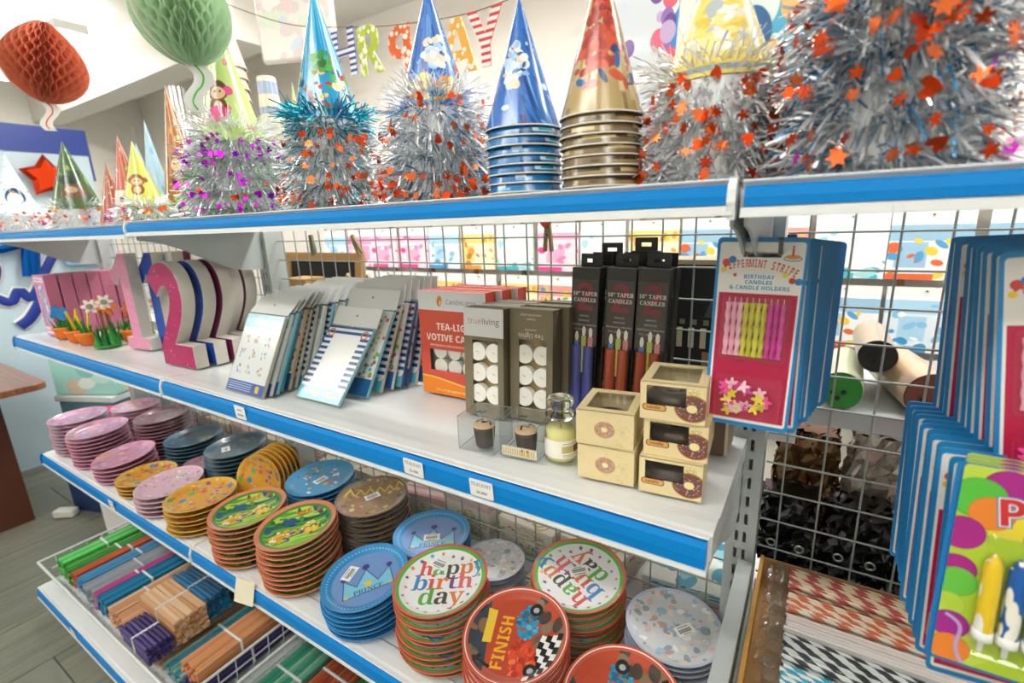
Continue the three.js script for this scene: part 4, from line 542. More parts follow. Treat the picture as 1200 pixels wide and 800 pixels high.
const PM = {
  jungle: plateM(201, (g, w, h, r) => { fillC(g, w, h, '#5fa83a'); for (let i = 0; i < 34; i++) { g.strokeStyle = pick(['#3f8a2c', '#8cc84a', '#2c6a28', '#b4d85a', '#1f5a6a'], r); g.lineWidth = rr(10, 26, r); g.beginPath(); const y = r() * h; g.moveTo(0, y); g.bezierCurveTo(w * 0.3, y - rr(40, 160, r), w * 0.6, y + rr(-40, 60, r), w, y - rr(40, 200, r)); g.stroke(); } patches(g, w, h * 0.5, 26, ['#2f6a30', '#1f4f5a', '#4a9a3a', '#2a5a8a'], 16, 42, r); cluster(g, 175, 315, 74, 60, 60, ['#f0bc28', '#e8ac1c', '#f6d050', '#d89a20', '#eef0ea', '#3a5a8c'], 8, 22, r); cluster(g, 340, 285, 70, 56, 60, ['#f0bc28', '#e8ac1c', '#f6d050', '#8a5a34', '#eef0ea', '#3a5a8c'], 8, 22, r); g.save(); g.translate(230, 130); g.rotate(-0.1); g.fillStyle = '#e0662c'; g.font = 'bold 74px sans-serif'; g.fillText('ME 2', 0, 0); g.restore(); ring(g, w, 0.8, 0.87, '#4a8c34'); ring(g, w, 0.87, 1.02, '#dd8a66'); }),
  crown: plateM(202, (g, w, h, r) => { fillC(g, w, h, '#6f94cc'); ring(g, w, 0.76, 1.02, '#338cc8'); for (let i = 0; i < 64; i++) { const a = i / 64 * 6.283; g.fillStyle = '#7cc0ea'; g.beginPath(); g.arc(w / 2 + 0.43 * w * Math.cos(a), h / 2 + 0.43 * h * Math.sin(a), 6, 0, 7); g.fill(); } g.fillStyle = '#7cc4de'; g.strokeStyle = '#33406a'; g.lineWidth = 5; g.beginPath(); g.moveTo(120, 360); g.lineTo(130, 220); g.lineTo(200, 290); g.lineTo(262, 180); g.lineTo(322, 290); g.lineTo(398, 215); g.lineTo(408, 350); g.closePath(); g.fill(); g.stroke(); for (const [x, y, R] of [[130, 208, 17], [262, 158, 22], [398, 200, 18]]) { g.fillStyle = '#3c3f86'; g.beginPath(); g.arc(x, y, R, 0, 7); g.fill(); } stars(g, 265, 292, 34, '#f0cc3a'); stars(g, 140, 350, 17, '#f0cc3a'); stars(g, 390, 340, 17, '#f0cc3a'); g.fillStyle = '#3d5a86'; g.font = 'bold 44px serif'; g.fillText('PRINCE', 178, 352); }),
  birthday: plateM(203, (g, w, h, r) => { fillC(g, w, h, '#eceeee'); ring(g, w, 0.86, 0.925, '#5ab84a'); ring(g, w, 0.925, 1.02, '#d06a4c'); const L = (s, x, y, cols, f) => { g.font = `bold ${f}px serif`; [...s].forEach((ch, i) => { g.fillStyle = cols[i % cols.length]; g.fillText(ch, x, y); x += g.measureText(ch).width * 0.93; }); }; L('happy', 112, 200, ['#d85a50', '#5cae48', '#4f4a44', '#d87a3c', '#4a86c8'], 128); L('birth', 98, 300, ['#4a86c8', '#d85a50', '#e07a44', '#7a4a86', '#df6a70'], 136); L('day', 150, 396, ['#5cae48', '#4f4a44', '#df8044'], 140); for (let i = 0; i < 20; i++) { const a = i / 20 * 6.28 + 0.2, q = rr(0.35, 0.4, r) * w; stars(g, w / 2 + q * Math.cos(a), h / 2 + q * Math.sin(a), rr(9, 15, r), pick(['#e07a4a', '#5ab84a', '#4a9ac8', '#f0c83a', '#7a4a86'], r)); } }),
  racing: plateM(204, (g, w, h, r) => { fillC(g, w, h, '#bc4a2e'); g.fillStyle = '#3a4450'; g.fillRect(0, 0, 120, h); patches(g, w * 0.2, h, 20, ['#2f5a86', '#55606a', '#24303a', '#8a6a4a'], 16, 46, r); for (let i = 0; i < 30; i++) { g.fillStyle = pick(['#6a5a4c', '#8a7458', '#4c443c'], r); g.beginPath(); g.ellipse(rr(330, 500, r), rr(60, 460, r), 26, 36, r(), 0, 7); g.fill(); } for (let i = 0; i < 7; i++) for (let j = 0; j < 4; j++) { g.fillStyle = (i + j) % 2 ? '#15171a' : '#f0f0ee'; g.save(); g.translate(380 + j * 26 - i * 12, 250 + i * 32); g.rotate(0.4); g.fillRect(0, 0, 27, 33); g.restore(); } g.save(); g.translate(200, 420); g.rotate(-Math.PI / 2 + 0.15); g.fillStyle = '#f0b42c'; g.font = 'bold 82px sans-serif'; g.fillText('FINISH', 0, 0); g.restore(); g.fillStyle = '#e8c83c'; g.save(); g.translate(110, 110); g.rotate(0.1); g.fillRect(0, 0, 44, 170); g.restore(); g.fillStyle = '#22252a'; g.save(); g.translate(70, 350); g.rotate(0.5); g.fillRect(0, 0, 90, 18); g.fillRect(10, -22, 18, 50); g.restore(); cluster(g, 285, 365, 62, 92, 90, ['#e8582f', '#d84826', '#f07a4a', '#b83420', '#e05030'], 6, 18, r); cluster(g, 305, 185, 52, 84, 80, ['#2a9ac4', '#1f86b0', '#58b8d8', '#176a94', '#2f94b8'], 6, 17, r); for (const [x, y] of [[330, 420], [345, 120]]) { g.fillStyle = '#25272b'; g.beginPath(); g.arc(x, y, 32, 0, 7); g.fill(); g.fillStyle = '#b0b8b8'; g.beginPath(); g.arc(x, y, 15, 0, 7); g.fill(); } ring(g, w, 0.88, 1.02, '#cc5a40'); ring(g, w, 0.925, 0.945, '#f2efe8'); }),
  pink: plateM(205, (g, w, h, r) => { fillC(g, w, h, '#d9a0bc'); patches(g, w, h, 90, ['#e6b6cc', '#c888ae', '#eed0dc', '#b8a0cc', '#dca0a8'], 8, 40, r); patches(g, w * 0.7, h * 0.7, 7, ['#dcb470', '#c8a860'], 10, 26, r); ring(g, w, 0.92, 1.02, '#e4a4bc'); }),
  mauve: plateM(206, (g, w, h, r) => { fillC(g, w, h, '#8a6a74'); patches(g, w, h, 110, ['#a08088', '#6a545c', '#b09098', '#7c6a70'], 6, 30, r); ring(g, w, 0.92, 1.02, '#b47a88'); }),
  navy: plateM(207, (g, w, h, r) => { fillC(g, w, h, '#33566c'); patches(g, w, h, 130, ['#2a4a64', '#4a6a78', '#6a5c50', '#2f6078', '#7a746a', '#5a4a40', '#33566c'], 5, 30, r); ring(g, w, 0.9, 1.02, '#3a7088'); }),
  floral: plateM(208, (g, w, h, r) => { fillC(g, w, h, '#dcb8c8'); patches(g, w, h, 130, ['#c86a92', '#e8d4de', '#b84a7a', '#d898b4', '#efe6ea'], 4, 16, r); dots(g, w, h, 30, ['#f0c83a', '#8cc05a', '#f4f0ee'], 6, 13, r); ring(g, w, 0.92, 1.02, '#e0c4d0'); }),
  gold: plateM(209, (g, w, h, r) => { fillC(g, w, h, '#e0a434'); patches(g, w, h, 120, ['#e8b84a', '#c87a30', '#d8605a', '#f0d070', '#8a5a86', '#b8c4d8'], 4, 20, r); dots(g, w, h, 20, ['#4a8ac8', '#d84a6a', '#5ab45a', '#8a4aa0'], 14, 28, r); ring(g, w, 0.9, 1.02, '#e0b448'); }),
  tan: plateM(210, (g, w, h, r) => { fillC(g, w, h, '#8a7052'); patches(g, w, h, 120, ['#a88a5a', '#d8b03a', '#5a4c3c', '#b85a3a', '#c8b890', '#6a7a3a'], 4, 22, r); g.strokeStyle = '#e0b83a'; g.lineWidth = 12; for (let i = 0; i < 6; i++) { g.beginPath(); g.moveTo(60 + i * 70, 190); g.lineTo(95 + i * 70, 120); g.lineTo(130 + i * 70, 190); g.stroke(); } ring(g, w, 0.92, 1.02, '#6a5c4a'); }),
  sea: plateM(211, (g, w, h, r) => { fillC(g, w, h, '#4f9ac8'); patches(g, w * 0.8, h * 0.8, 60, ['#e8e4da', '#e0b04a', '#8a6a4c', '#f0f0ea', '#c85a4a'], 4, 22, r); ring(g, w, 0.8, 1.02, '#3f94c4'); }),
  pale: plateM(212, (g, w, h, r) => { fillC(g, w, h, '#c8ccd0'); patches(g, w, h, 160, ['#e6e8ea', '#9ab8c8', '#d8b0a8', '#8a9caa', '#e0d4c0', '#b89890', '#c8ccd0'], 5, 30, r); ring(g, w, 0.92, 1.02, '#b4c0d8'); }),
};
function plateStack(what, where, group, x, z, n, m, { turn = 0, pitch = 0.0128, tilt = [0, 0], sticker, y = PL, jitter = 0.003, seed = 1, scale = 1 } = {}) {
  const r = rng(seed * 31 + 5); let yy = y;
  for (let k = 0; k < n; k++) {
    const top = k === n - 1, u = k / Math.max(1, n - 1);
    const t = thing('party_plate', top ? `${what}, topmost of its stack ${where}` : `${what}, ${ORD[n - 1 - k]} from the top ${where}`, 'plate', [x + (top ? 0 : rr(-jitter, jitter, r)), yy, z + (top ? 0 : rr(-jitter, jitter, r))], 0, group);
    t.rotation.order = 'XZY'; t.rotation.set(tilt[0] * u, top ? turn : turn + rr(-3, 3, r), tilt[1] * u); t.scale.setScalar(scale);
    part('paper_plate', plateGeo, m, t);
    if (top && sticker) part('price_sticker', stickerGeo, stickerM, t, [sticker[0], 0.0032, sticker[1]], [0, sticker[2] ?? 0.3, 0]);
    yy += pitch;
  }
}
plateStack('green jungle plate with orange rim', 'beside the yellow plates', 'jungle plates near the yellow stack', -1.050, 0.250, 9, PM.jungle, { turn: 0.95, tilt: [0.05, 0.02], seed: 1 });
plateStack('green jungle plate with orange rim', 'beside the blue crown plates', 'jungle plates near the crown stack', -0.865, 0.244, 10, PM.jungle, { turn: 0.8, tilt: [0.09, 0.03], seed: 2, jitter: 0.004 });
plateStack('blue crown plate reading PRINCE', 'at the shelf edge', 'crown plates at the edge', -0.642, 0.250, 7, PM.crown, { turn: 0.9, tilt: [0.14, 0.02], sticker: [-0.03, -0.03, 0.9], seed: 3 });
plateStack('blue crown plate reading PRINCE', 'by the wire grid', 'crown plates by the grid', -0.616, 0.081, 7, PM.crown, { turn: 0.62, tilt: [0.02, 0], sticker: [0.0, 0.005, 0], seed: 4 });
plateStack('white happy birthday plate', 'between crown and racing plates', 'birthday plates at the edge', -0.461, 0.228, 11, PM.birthday, { turn: 0.5, tilt: [0.1, 0.04], sticker: [-0.012, -0.045, -0.5], seed: 5, jitter: 0.004, pitch: 0.0128 });
plateStack('white happy birthday plate with orange rim', 'behind the racing plates', 'birthday plates by the grid', -0.257, 0.080, 10, PM.birthday, { turn: 2.75, tilt: [0.12, -0.03], sticker: [0.01, 0.01, 1.1], seed: 6, jitter: 0.004 });
plateStack('red racing plate lettered FINISH', 'at the front of the shelf', 'racing plates at the front', -0.288, 0.250, 10, PM.racing, { turn: 0.45, tilt: [0.16, 0.02], seed: 7 });
plateStack('red racing plate lettered FINISH', 'beside the side bar', 'racing plates by the bar', -0.113, 0.250, 8, PM.racing, { turn: 0.9, tilt: [0.1, 0], seed: 8, pitch: 0.0122 });
plateStack('pale film wrapped plate', 'near the upright post', 'pale wrapped plates', -0.082, 0.087, 9, PM.pale, { turn: 0.3, tilt: [0.05, -0.03], sticker: [0.02, 0.0, 0.6], seed: 9, pitch: 0.0115, scale: 0.9 });
plateStack('pale film wrapped plate', 'between the two birthday stacks', 'pale plates in the middle', -0.452, 0.075, 7, PM.pale, { turn: 1.3, seed: 10, pitch: 0.0115, scale: 0.75 });
plateStack('golden yellow spotted plate', 'at the shelf edge', 'golden plates', -1.283, 0.250, 6, PM.gold, { turn: 0.9, tilt: [0.02, 0.01], seed: 11, pitch: 0.0142 });
plateStack('pink floral plate', 'beside the golden plates', 'floral plates', -1.462, 0.250, 5, PM.floral, { turn: 1.1, tilt: [0.06, 0.02], sticker: [0.03, -0.04, 0.4], seed: 12, pitch: 0.0145 });
plateStack('cream and yellow plate', 'tucked behind the floral ones', 'cream yellow plates', -1.630, 0.245, 4, PM.gold, { turn: 2.1, seed: 13, pitch: 0.0125, scale: 0.92 });
plateStack('pink pastel plate', 'third from the rack end', 'pink plates third', -1.797, 0.238, 5, PM.pink, { turn: 1, tilt: [0.1, 0.02], seed: 14, pitch: 0.015 });
plateStack('pink pastel plate', 'second from the rack end', 'pink plates second', -2.000, 0.232, 9, PM.pink, { turn: 2, tilt: [0.05, 0], seed: 15, pitch: 0.0135 });
plateStack('pink pastel plate', 'at the end of the rack', 'pink plates end', -2.190, 0.228, 10, PM.pink, { turn: 3, tilt: [0.02, 0], seed: 16, pitch: 0.0128 });
plateStack('pink pastel plate', 'by the grid near the rack end', 'pink plates at the back', -2.100, 0.080, 10, PM.pink, { turn: 0.4, seed: 17, scale: 0.9, pitch: 0.0135 });
plateStack('dusky mauve plate', 'by the grid behind the pink plates', 'mauve plates', -1.880, 0.080, 11, PM.mauve, { turn: 0.7, tilt: [0.05, 0.02], seed: 18, pitch: 0.0125 });
plateStack('dark blue marbled plate', 'beside the mauve plates', 'dark blue plates', -1.668, 0.082, 8, PM.navy, { turn: 0.7, tilt: [0.03, 0.02], seed: 19, pitch: 0.0125 });
plateStack('dull mauve small plate', 'between the dark blue stacks', 'small mauve plates', -1.534, 0.127, 5, PM.mauve, { turn: 1.7, seed: 20, pitch: 0.0122, scale: 0.62 });
plateStack('dark teal plate', 'in the tall stack behind the golden plates', 'dark teal plates', -1.399, 0.083, 10, PM.navy, { turn: 2.4, tilt: [0.04, 0.02], sticker: [0, -0.03, 0.3], seed: 21, pitch: 0.0128 });
plateStack('sky blue printed plate', 'behind the jungle plates', 'sky blue plates', -0.995, 0.084, 10, PM.sea, { turn: 0.8, tilt: [0.06, 0], sticker: [0.0, 0.0, 0.7], seed: 22 });
plateStack('brown plate with golden zigzags', 'by the grid behind the jungle plates', 'brown zigzag plates', -0.804, 0.081, 10, PM.tan, { turn: 0.75, tilt: [0.05, 0], sticker: [0.0, -0.01, 0.4], seed: 23 });
for (let k = 0; k < 6; k++) { // golden plates stood on edge
  const t = thing('party_plate', k ? `golden plate stood on edge, ${ORD[k]} in the upright row` : 'golden plate stood on edge at the front of the upright row', 'plate', [-1.2 - k * 0.004, PL + PR * 0.94, 0.13 - k * 0.0155], 0, k ? 'golden plates on edge' : undefined);
  t.rotation.order = 'YXZ'; t.rotation.set(Math.PI / 2 - 0.22, 0.25, 0); t.scale.setScalar(0.9); part('paper_plate', plateGeo, PM.gold, t); if (!k) part('price_sticker', stickerGeo, stickerM, t, [0.01, 0.0032, 0.045], [0, 0.3, 0]);
}

// ---------------------------------------------------------------- wire baskets on the bottom shelf with craft bundles
const BF = 0.135; // basket floor
function basket(label, x0, x1, rim) {
  const t = thing('wire_basket', label, 'basket', [0, 0, 0], 0, 'white wire baskets'), wm = M(0xdfe6e4, 0.35), z0 = 0.04, z1 = 0.425, y0 = BF - 0.006, I = 0.012, b0 = z0 + 0.01, b1 = z1 - 0.03;
  for (const [y, p0, p1, q0, q1] of [[rim, x0, x1, z0, z1], [y0, x0 + I, x1 - I, b0, b1]]) for (const [a, b] of [[[p0, y, q1], [p1, y, q1]], [[p0, y, q0], [p1, y, q0]], [[p0, y, q0], [p0, y, q1]], [[p1, y, q0], [p1, y, q1]]]) part('rim_wire', rod(a, b, y === rim ? 0.0042 : 0.0028, 8), wm, t);
  const nx = Math.round((x1 - x0) / 0.05); for (let i = 1; i < nx; i++) { const x = x0 + I + (x1 - x0 - 2 * I) * i / nx; part('upright_wire', rod([x, y0, b1], [x, rim, z1], 0.0018), wm, t); part('floor_wire', rod([x, y0, b0], [x, y0, b1], 0.0018), wm, t); }
  for (let i = 1; i < 8; i++) { const z = z0 + (z1 - z0) * i / 8; for (const [x, s] of [[x0, 1], [x1, -1]]) part('upright_wire', rod([x + s * I, y0, Math.min(z, b1)], [x, rim, z], 0.0018), wm, t); if (z < b1) part('floor_wire', rod([x0 + I, y0, z], [x1 - I, y0, z], 0.0018), wm, t); }
  for (const [x, s] of [[x0, 1], [x1, -1]]) part('side_wire', rod([x + s * I * 0.5, (y0 + rim) / 2, z0], [x + s * I * 0.5, (y0 + rim) / 2, z1 - 0.028], 0.0024), wm, t);
  for (const x of [x0 + I, x1 - I]) for (const z of [b0, b1]) part('leg', rod([x, DECK_BASE + 0.0025, z], [x, y0, z], 0.004, 8), wm, t);
}
basket('white wire basket of craft stick bundles at the rack end', -2.28, -1.215, 0.215);
basket('white wire basket of film wrapped craft bundles beyond the divider', -1.135, -0.05, 0.215);
const bandM = M(0xdfe4e4, 0.25, 0, { clearcoat: 0.5 });
function bundle(label, p, dir, n, rows, r, L, colors, opt = {}) { // sticks side by side: dir 'z' lies front to back, 'x' along the shelf
  const t = thing('stick_bundle', label, 'craft bundle', p, opt.turn ?? 0, 'craft bundles in the baskets'), q = rng(opt.seed ?? 3), w = n * r * 2.02, h = rows * r * 1.85;
  const g = opt.square ? box(r * 1.9, r * 1.5, L) : cyl(r, r, L, 8).rotateX(Math.PI / 2); if (dir === 'x') g.rotateY(Math.PI / 2);
  for (let j = 0; j < rows; j++) for (let i = 0; i < n; i++) {
    const o = (i - (n - 1) / 2) * r * 2.02, y = r + j * r * 1.85, e = rr(-0.006, 0.006, q);
    part('stick', g, M(pick(colors, q), opt.rough ?? 0.35, opt.metal ?? 0, opt.extra), t, dir === 'z' ? [o, y, e] : [e, y, o], [0, rr(-0.02, 0.02, q), 0]);
  }
  for (const u of opt.bands ?? [0]) part('band', (dir === 'z' ? rbox(w + 0.003, h + 0.003, 0.008, 0.003) : rbox(0.008, h + 0.003, w + 0.003, 0.003)).translate(0, h / 2 + r * 0.1, 0), bandM, t, dir === 'z' ? [0, 0, u] : [u, 0, 0]);
  if (opt.film) part('film_sleeve', (dir === 'z' ? rbox(w + 0.012, h + 0.01, L + 0.028, 0.005) : rbox(L + 0.028, h + 0.01, w + 0.012, 0.005)).translate(0, h / 2 + 0.002, 0), hazyFilm, t);
  return t;
}
bundle('bundle of bright green pipe cleaners at the basket end', [-2.228, BF, 0.222], 'z', 6, 7, 0.0058, 0.312, [0x3fae4a, 0x57c45c, 0x2f8f3e, 0x7ad67c], { bands: [0.02], seed: 31 });
bundle('bundle of dark green sticks beside the bright green pipe cleaners', [-2.155, BF, 0.222], 'z', 5, 6, 0.0058, 0.312, [0x1f7a34, 0x2f9a3e, 0x66b830], { seed: 32 });
bundle('narrow bundle of orange sticks', [-2.104, BF, 0.222], 'z', 3, 6, 0.0062, 0.312, [0xc85a28, 0xb84c1e], { bands: [-0.02], seed: 33 });
bundle('bundle of light blue sticks beside the orange ones', [-2.056, BF, 0.222], 'z', 4, 5, 0.0065, 0.312, [0x3a94c8, 0x2a80b8], { bands: [-0.03], seed: 34 });
bundle('bundle of silver grey tubes in film', [-1.98, BF, 0.222], 'z', 5, 4, 0.008, 0.312, [0xa9b0b8, 0x98a2ae, 0xbfc4ca], { film: true, seed: 35, rough: 0.2 });
bundle('narrow bundle of magenta sticks', [-1.914, BF, 0.222], 'z', 2, 5, 0.007, 0.312, [0xc42a78, 0xd0408c], { bands: [0.03], seed: 36 });
bundle('bundle of teal blue sticks with a white band', [-1.856, BF, 0.222], 'z', 5, 5, 0.0075, 0.312, [0x1f7ca8, 0x288ab4, 0x166692], { bands: [0.02], seed: 37 });
for (let k = 0; k < 5; k++) bundle(['flat peach sticks next to the teal bundle', 'second strip of flat peach sticks from the teal bundle', 'peach sticks under the peach block', 'peach sticks under the purple bundle', 'peach sticks beside the teal film sticks'][k], [-1.776 + k * 0.068, BF, 0.222], 'z', 5, 5, 0.0065, 0.312, [0xd8a680, 0xcc946c, 0xe2ba96], { square: true, bands: k < 2 ? [0.05] : [], seed: 40 + k, rough: 0.6 });
bundle('dark purple stick bundle with a white band lying on the peach sticks', [-1.505, 0.2, 0.378], 'x', 6, 5, 0.0058, 0.17, [0x4a3a78, 0x3c2f66, 0x5a4a8a], { bands: [0], seed: 46 });
bundle('big square block of peach popsicle sticks held by a wire', [-1.53, 0.2, 0.292], 'x', 8, 8, 0.0056, 0.22, [0xdcae84, 0xd09c6c, 0xe6c29c, 0xc89060], { square: true, bands: [0], seed: 47, rough: 0.6 });
bundle('glossy blue film wrapped sticks beside the peach block', [-1.545, 0.2, 0.202], 'x', 6, 7, 0.006, 0.21, [0x1f7fb4, 0x2a94c8, 0x15628f], { bands: [0], film: true, seed: 48 });
bundle('glossy green film wrapped sticks under the plate shelf', [-1.54, 0.2, 0.112], 'x', 6, 8, 0.006, 0.23, [0x2f9a4c, 0x3fae5c, 0x1f7a38], { bands: [0], film: true, seed: 49 });
bundle('teal and clear film sticks below the loose peach sticks', [-1.375, BF, 0.222], 'z', 8, 4, 0.0062, 0.312, [0x2f9ab4, 0xb8c8c8, 0x3f8fae, 0x8fb8a0], { film: true, seed: 50 });
bundle('loose peach stick bundle beside the basket divider', [-1.274, 0.198, 0.25], 'z', 7, 4, 0.0058, 0.24, [0xcc8456, 0xd49464, 0xbc7448], { square: true, bands: [0.0], seed: 51, rough: 0.6, turn: 0.02 });
bundle('dark purple sticks beneath the loose peach bundle', [-1.274, BF, 0.222], 'z', 6, 5, 0.0058, 0.312, [0x3a2c66, 0x4c3c7c], { seed: 52 });
bundle('film wrapped green and teal sticks beyond the divider', [-1.06, BF, 0.222], 'z', 8, 5, 0.0066, 0.3, [0x2f9a7c, 0x5aa88a, 0x8fc0a8, 0x1f7a5c], { film: true, seed: 53 });
bundle('orange film wrapped sticks with a grey label band', [-0.94, BF, 0.222], 'z', 8, 5, 0.0064, 0.312, [0xb85026, 0xa8441e, 0xc46030], { bands: [0.02, -0.06], film: true, seed: 54 });
bundle('green sticks next to the orange film wrapped ones', [-0.825, BF, 0.222], 'z', 7, 5, 0.0066, 0.312, [0x3f8f3a, 0x5aa84a, 0x2f702c], { film: true, seed: 55 });
bundle('purple grey sticks at the end of the second basket', [-0.715, BF, 0.222], 'z', 7, 5, 0.0066, 0.312, [0x6a5a86, 0x8a7a9c, 0x4a3c66], { film: true, seed: 56 });

// ---------------------------------------------------------------- straw bay: hanging candle cards and paper straws
const CW = 0.088, CH = 0.215;
const cardPrint = TM(384, 938, (g, w, h) => {
  fillC(g, w, h, '#1c86c6'); g.fillStyle = '#ecebe6'; g.beginPath(); g.roundRect(14, 22, w - 28, h - 44, 14); g.fill(); g.fillStyle = '#b81848'; g.fillRect(24, 262, w - 48, h - 300);
  g.save(); g.textAlign = 'center'; const s = 'PEPPERMINT STRIPE'; [...s].forEach((ch, i) => { const u = (i - (s.length - 1) / 2) / s.length; g.save(); g.translate(w / 2 + u * 300, 148 + u * u * 120 - 8 + u * 26); g.rotate(u * 0.85 + 0.05); g.scale(0.54, 1.05); g.fillStyle = '#c8323c'; g.font = 'bold 50px sans-serif'; g.fillText(ch, 0, 0); g.fillStyle = '#ecebe6'; g.fillRect(-12, -14, 24, 2); g.fillRect(-12, -24, 24, 2); g.restore(); }); g.restore();
  g.fillStyle = '#1f7fb8'; g.font = 'bold 27px sans-serif'; g.textAlign = 'center'; g.fillText('BIRTHDAY', w / 2, 192); g.fillText('CANDLES', w / 2, 218); g.fillText('& CANDLE HOLDERS', w / 2 + 4, 244);
  for (const [x, y, R, c] of [[46, 118, 18, '#d8483c'], [72, 104, 17, '#2f86c8'], [36, 152, 12, '#f0cc2a'], [88, 176, 8, '#c83a3a'], [300, 172, 12, '#e8d02a'], [330, 196, 14, '#c83a3a'], [356, 200, 16, '#2f86c8']]) { g.fillStyle = c; g.beginPath(); g.arc(x, y, R, 0, 7); g.fill(); }
  g.strokeStyle = '#5a7a8a'; g.lineWidth = 4; g.beginPath(); g.ellipse(322, 96, 36, 10, 0, 0, 7); g.stroke(); g.fillStyle = '#e8924a'; g.beginPath(); g.ellipse(322, 88, 32, 10, 0, 0, 7); g.fill(); g.fillStyle = '#c84a4a'; g.fillRect(317, 48, 9, 36); g.beginPath(); g.arc(322, 42, 5, 0, 7); g.fill();
}, 0.35);
const cardBack = M(0x1571ad, 0.45), cardBlue = M(0x1a7cc0, 0.45);
const cardShape = (w, h, slot) => { const s = roundRect(w, h, 0.006, -w / 2, -h); if (slot) s.holes.push(rectHole(-0.017, -0.021, 0.036, 0.006)); return s; };
const cardGeo = planarUV(sheet(cardShape(CW, CH, true), 0.0016), -CW / 2, -CH, CW, CH);
const twist = (() => { const p = new THREE.CylinderGeometry(0.0027, 0.0027, 0.06, 10, 28), a = p.attributes.position; for (let i = 0; i < a.count; i++) { const x = a.getX(i), y = a.getY(i), z = a.getZ(i), th = Math.atan2(z, x), k = 1 + 0.18 * Math.cos(2 * th + y * 420); a.setX(i, x * k); a.setZ(i, z * k); } p.computeVertexNormals(); return p; })();
const holderFlower = sheet(flowerShape(0.0075, 5), 0.0015);
function candleCard(label, p, turn, tilt, full, group, lean = 0) {
  const t = thing('candle_card', label, 'candle card', p, 0, group); t.rotation.order = 'YXZ'; t.rotation.set(lean, turn, tilt);
  part('backing_card', cardGeo, [cardPrint, cardBlue], t, [0, 0, 0]);
  const bl = (y, h) => { const s = roundRect(CW * 0.74, h, 0.004, -CW * 0.37, y); return sheet(s, 0.004, 0.0015); };
  const b1 = part('blister', bl(-0.134, 0.07), clearFilm, t, [0, 0, 0.003]), b2 = part('blister', bl(-0.204, 0.05), clearFilm, t, [0, 0, 0.003]);
  if (!full) return t;
  const cols = [0xf4b4c8, 0xf2a8c0, 0xf6c0d0, 0xd2cc3a, 0xc8c430, 0xd8d444, 0xccc836, 0xd6359c, 0xcf2c94, 0xdc44a4];
  cols.forEach((c, i) => { const q = part('twisted_candle', twist, M(c, 0.35, 0, { clearcoat: 0.3 }), t, [-0.0268 + i * 0.00595, -0.1, 0.0045]); part('wick', cyl(0.0004, 0.0004, 0.006, 4), white, q, [0, 0.0325, 0]); });
  const r = rng(301), fc = [0xf2c8d4, 0xe83a9a, 0xf2d83a, 0xf6d0dc, 0xee4aa4, 0xf0dc50];
  for (let i = 0; i < 22; i++) part('flower_holder', holderFlower, M(fc[i % 6], 0.4), t, [rr(-0.024, 0.024, r), rr(-0.196, -0.163, r), 0.003 + rr(0, 0.003, r)], [rr(-0.5, 0.5, r), rr(-0.5, 0.5, r), r() * 6]);
  return t;
}
const hookM = M(0x6f7672, 0.35, 0.8);
function hook(label, x, y, z1, rise = 0) {
  const t = thing('peg_hook', label, 'hook', [0, 0, 0], 0, 'wire hooks on the grid');
  part('arm', rod([x, y, -0.006], [x, y + rise, z1], 0.0022, 8), hookM, t); part('tip', rod([x, y + rise, z1], [x, y + rise + 0.016, z1 + 0.012], 0.0022, 8), hookM, t); part('clip', rbox(0.012, 0.022, 0.008, 0.002), M(0x2c3032, 0.5), t, [x, y, 0.0025]);
}
// front hook: a queue of cards, the front one with its candles showing
hook('wire hook carrying the front queue of candle cards', 0.03, 1.333, 0.206);
for (let k = 0; k < 15; k++) candleCard(k === 0 ? 'candle card with pink yellow and magenta candles at the front of its hook' : `blue candle card edge, ${ORD[k]} back on the front hook`, [0.0115 + k * 0.0026 + rr(-0.001, 0.001), 1.3495 - 0.001 * k - (k ? rr(0, 0.002) : 0), 0.196 - k * 0.0118], 0.0 + (k ? rr(-0.05, 0.05) : 0.02), k ? rr(-0.012, 0.012) : -0.015, k === 0, k === 0 ? undefined : k < 8 ? 'cards behind the front one' : 'cards deep on the front hook', -0.02);
// upper hook at the side: tilted cards
hook('wire hook carrying the tilted upper candle cards', 0.236, 1.326, 0.262);
for (let k = 0; k < 9; k++) candleCard(`tilted blue candle card, ${ORD[k]} from the grid on the upper hook`, [0.232 + rr(-0.002, 0.002), 1.342, 0.05 + k * 0.0235], -0.12 + rr(-0.02, 0.02), 0.05 + k * 0.009, k > 5, 'upper hook cards', -0.04);
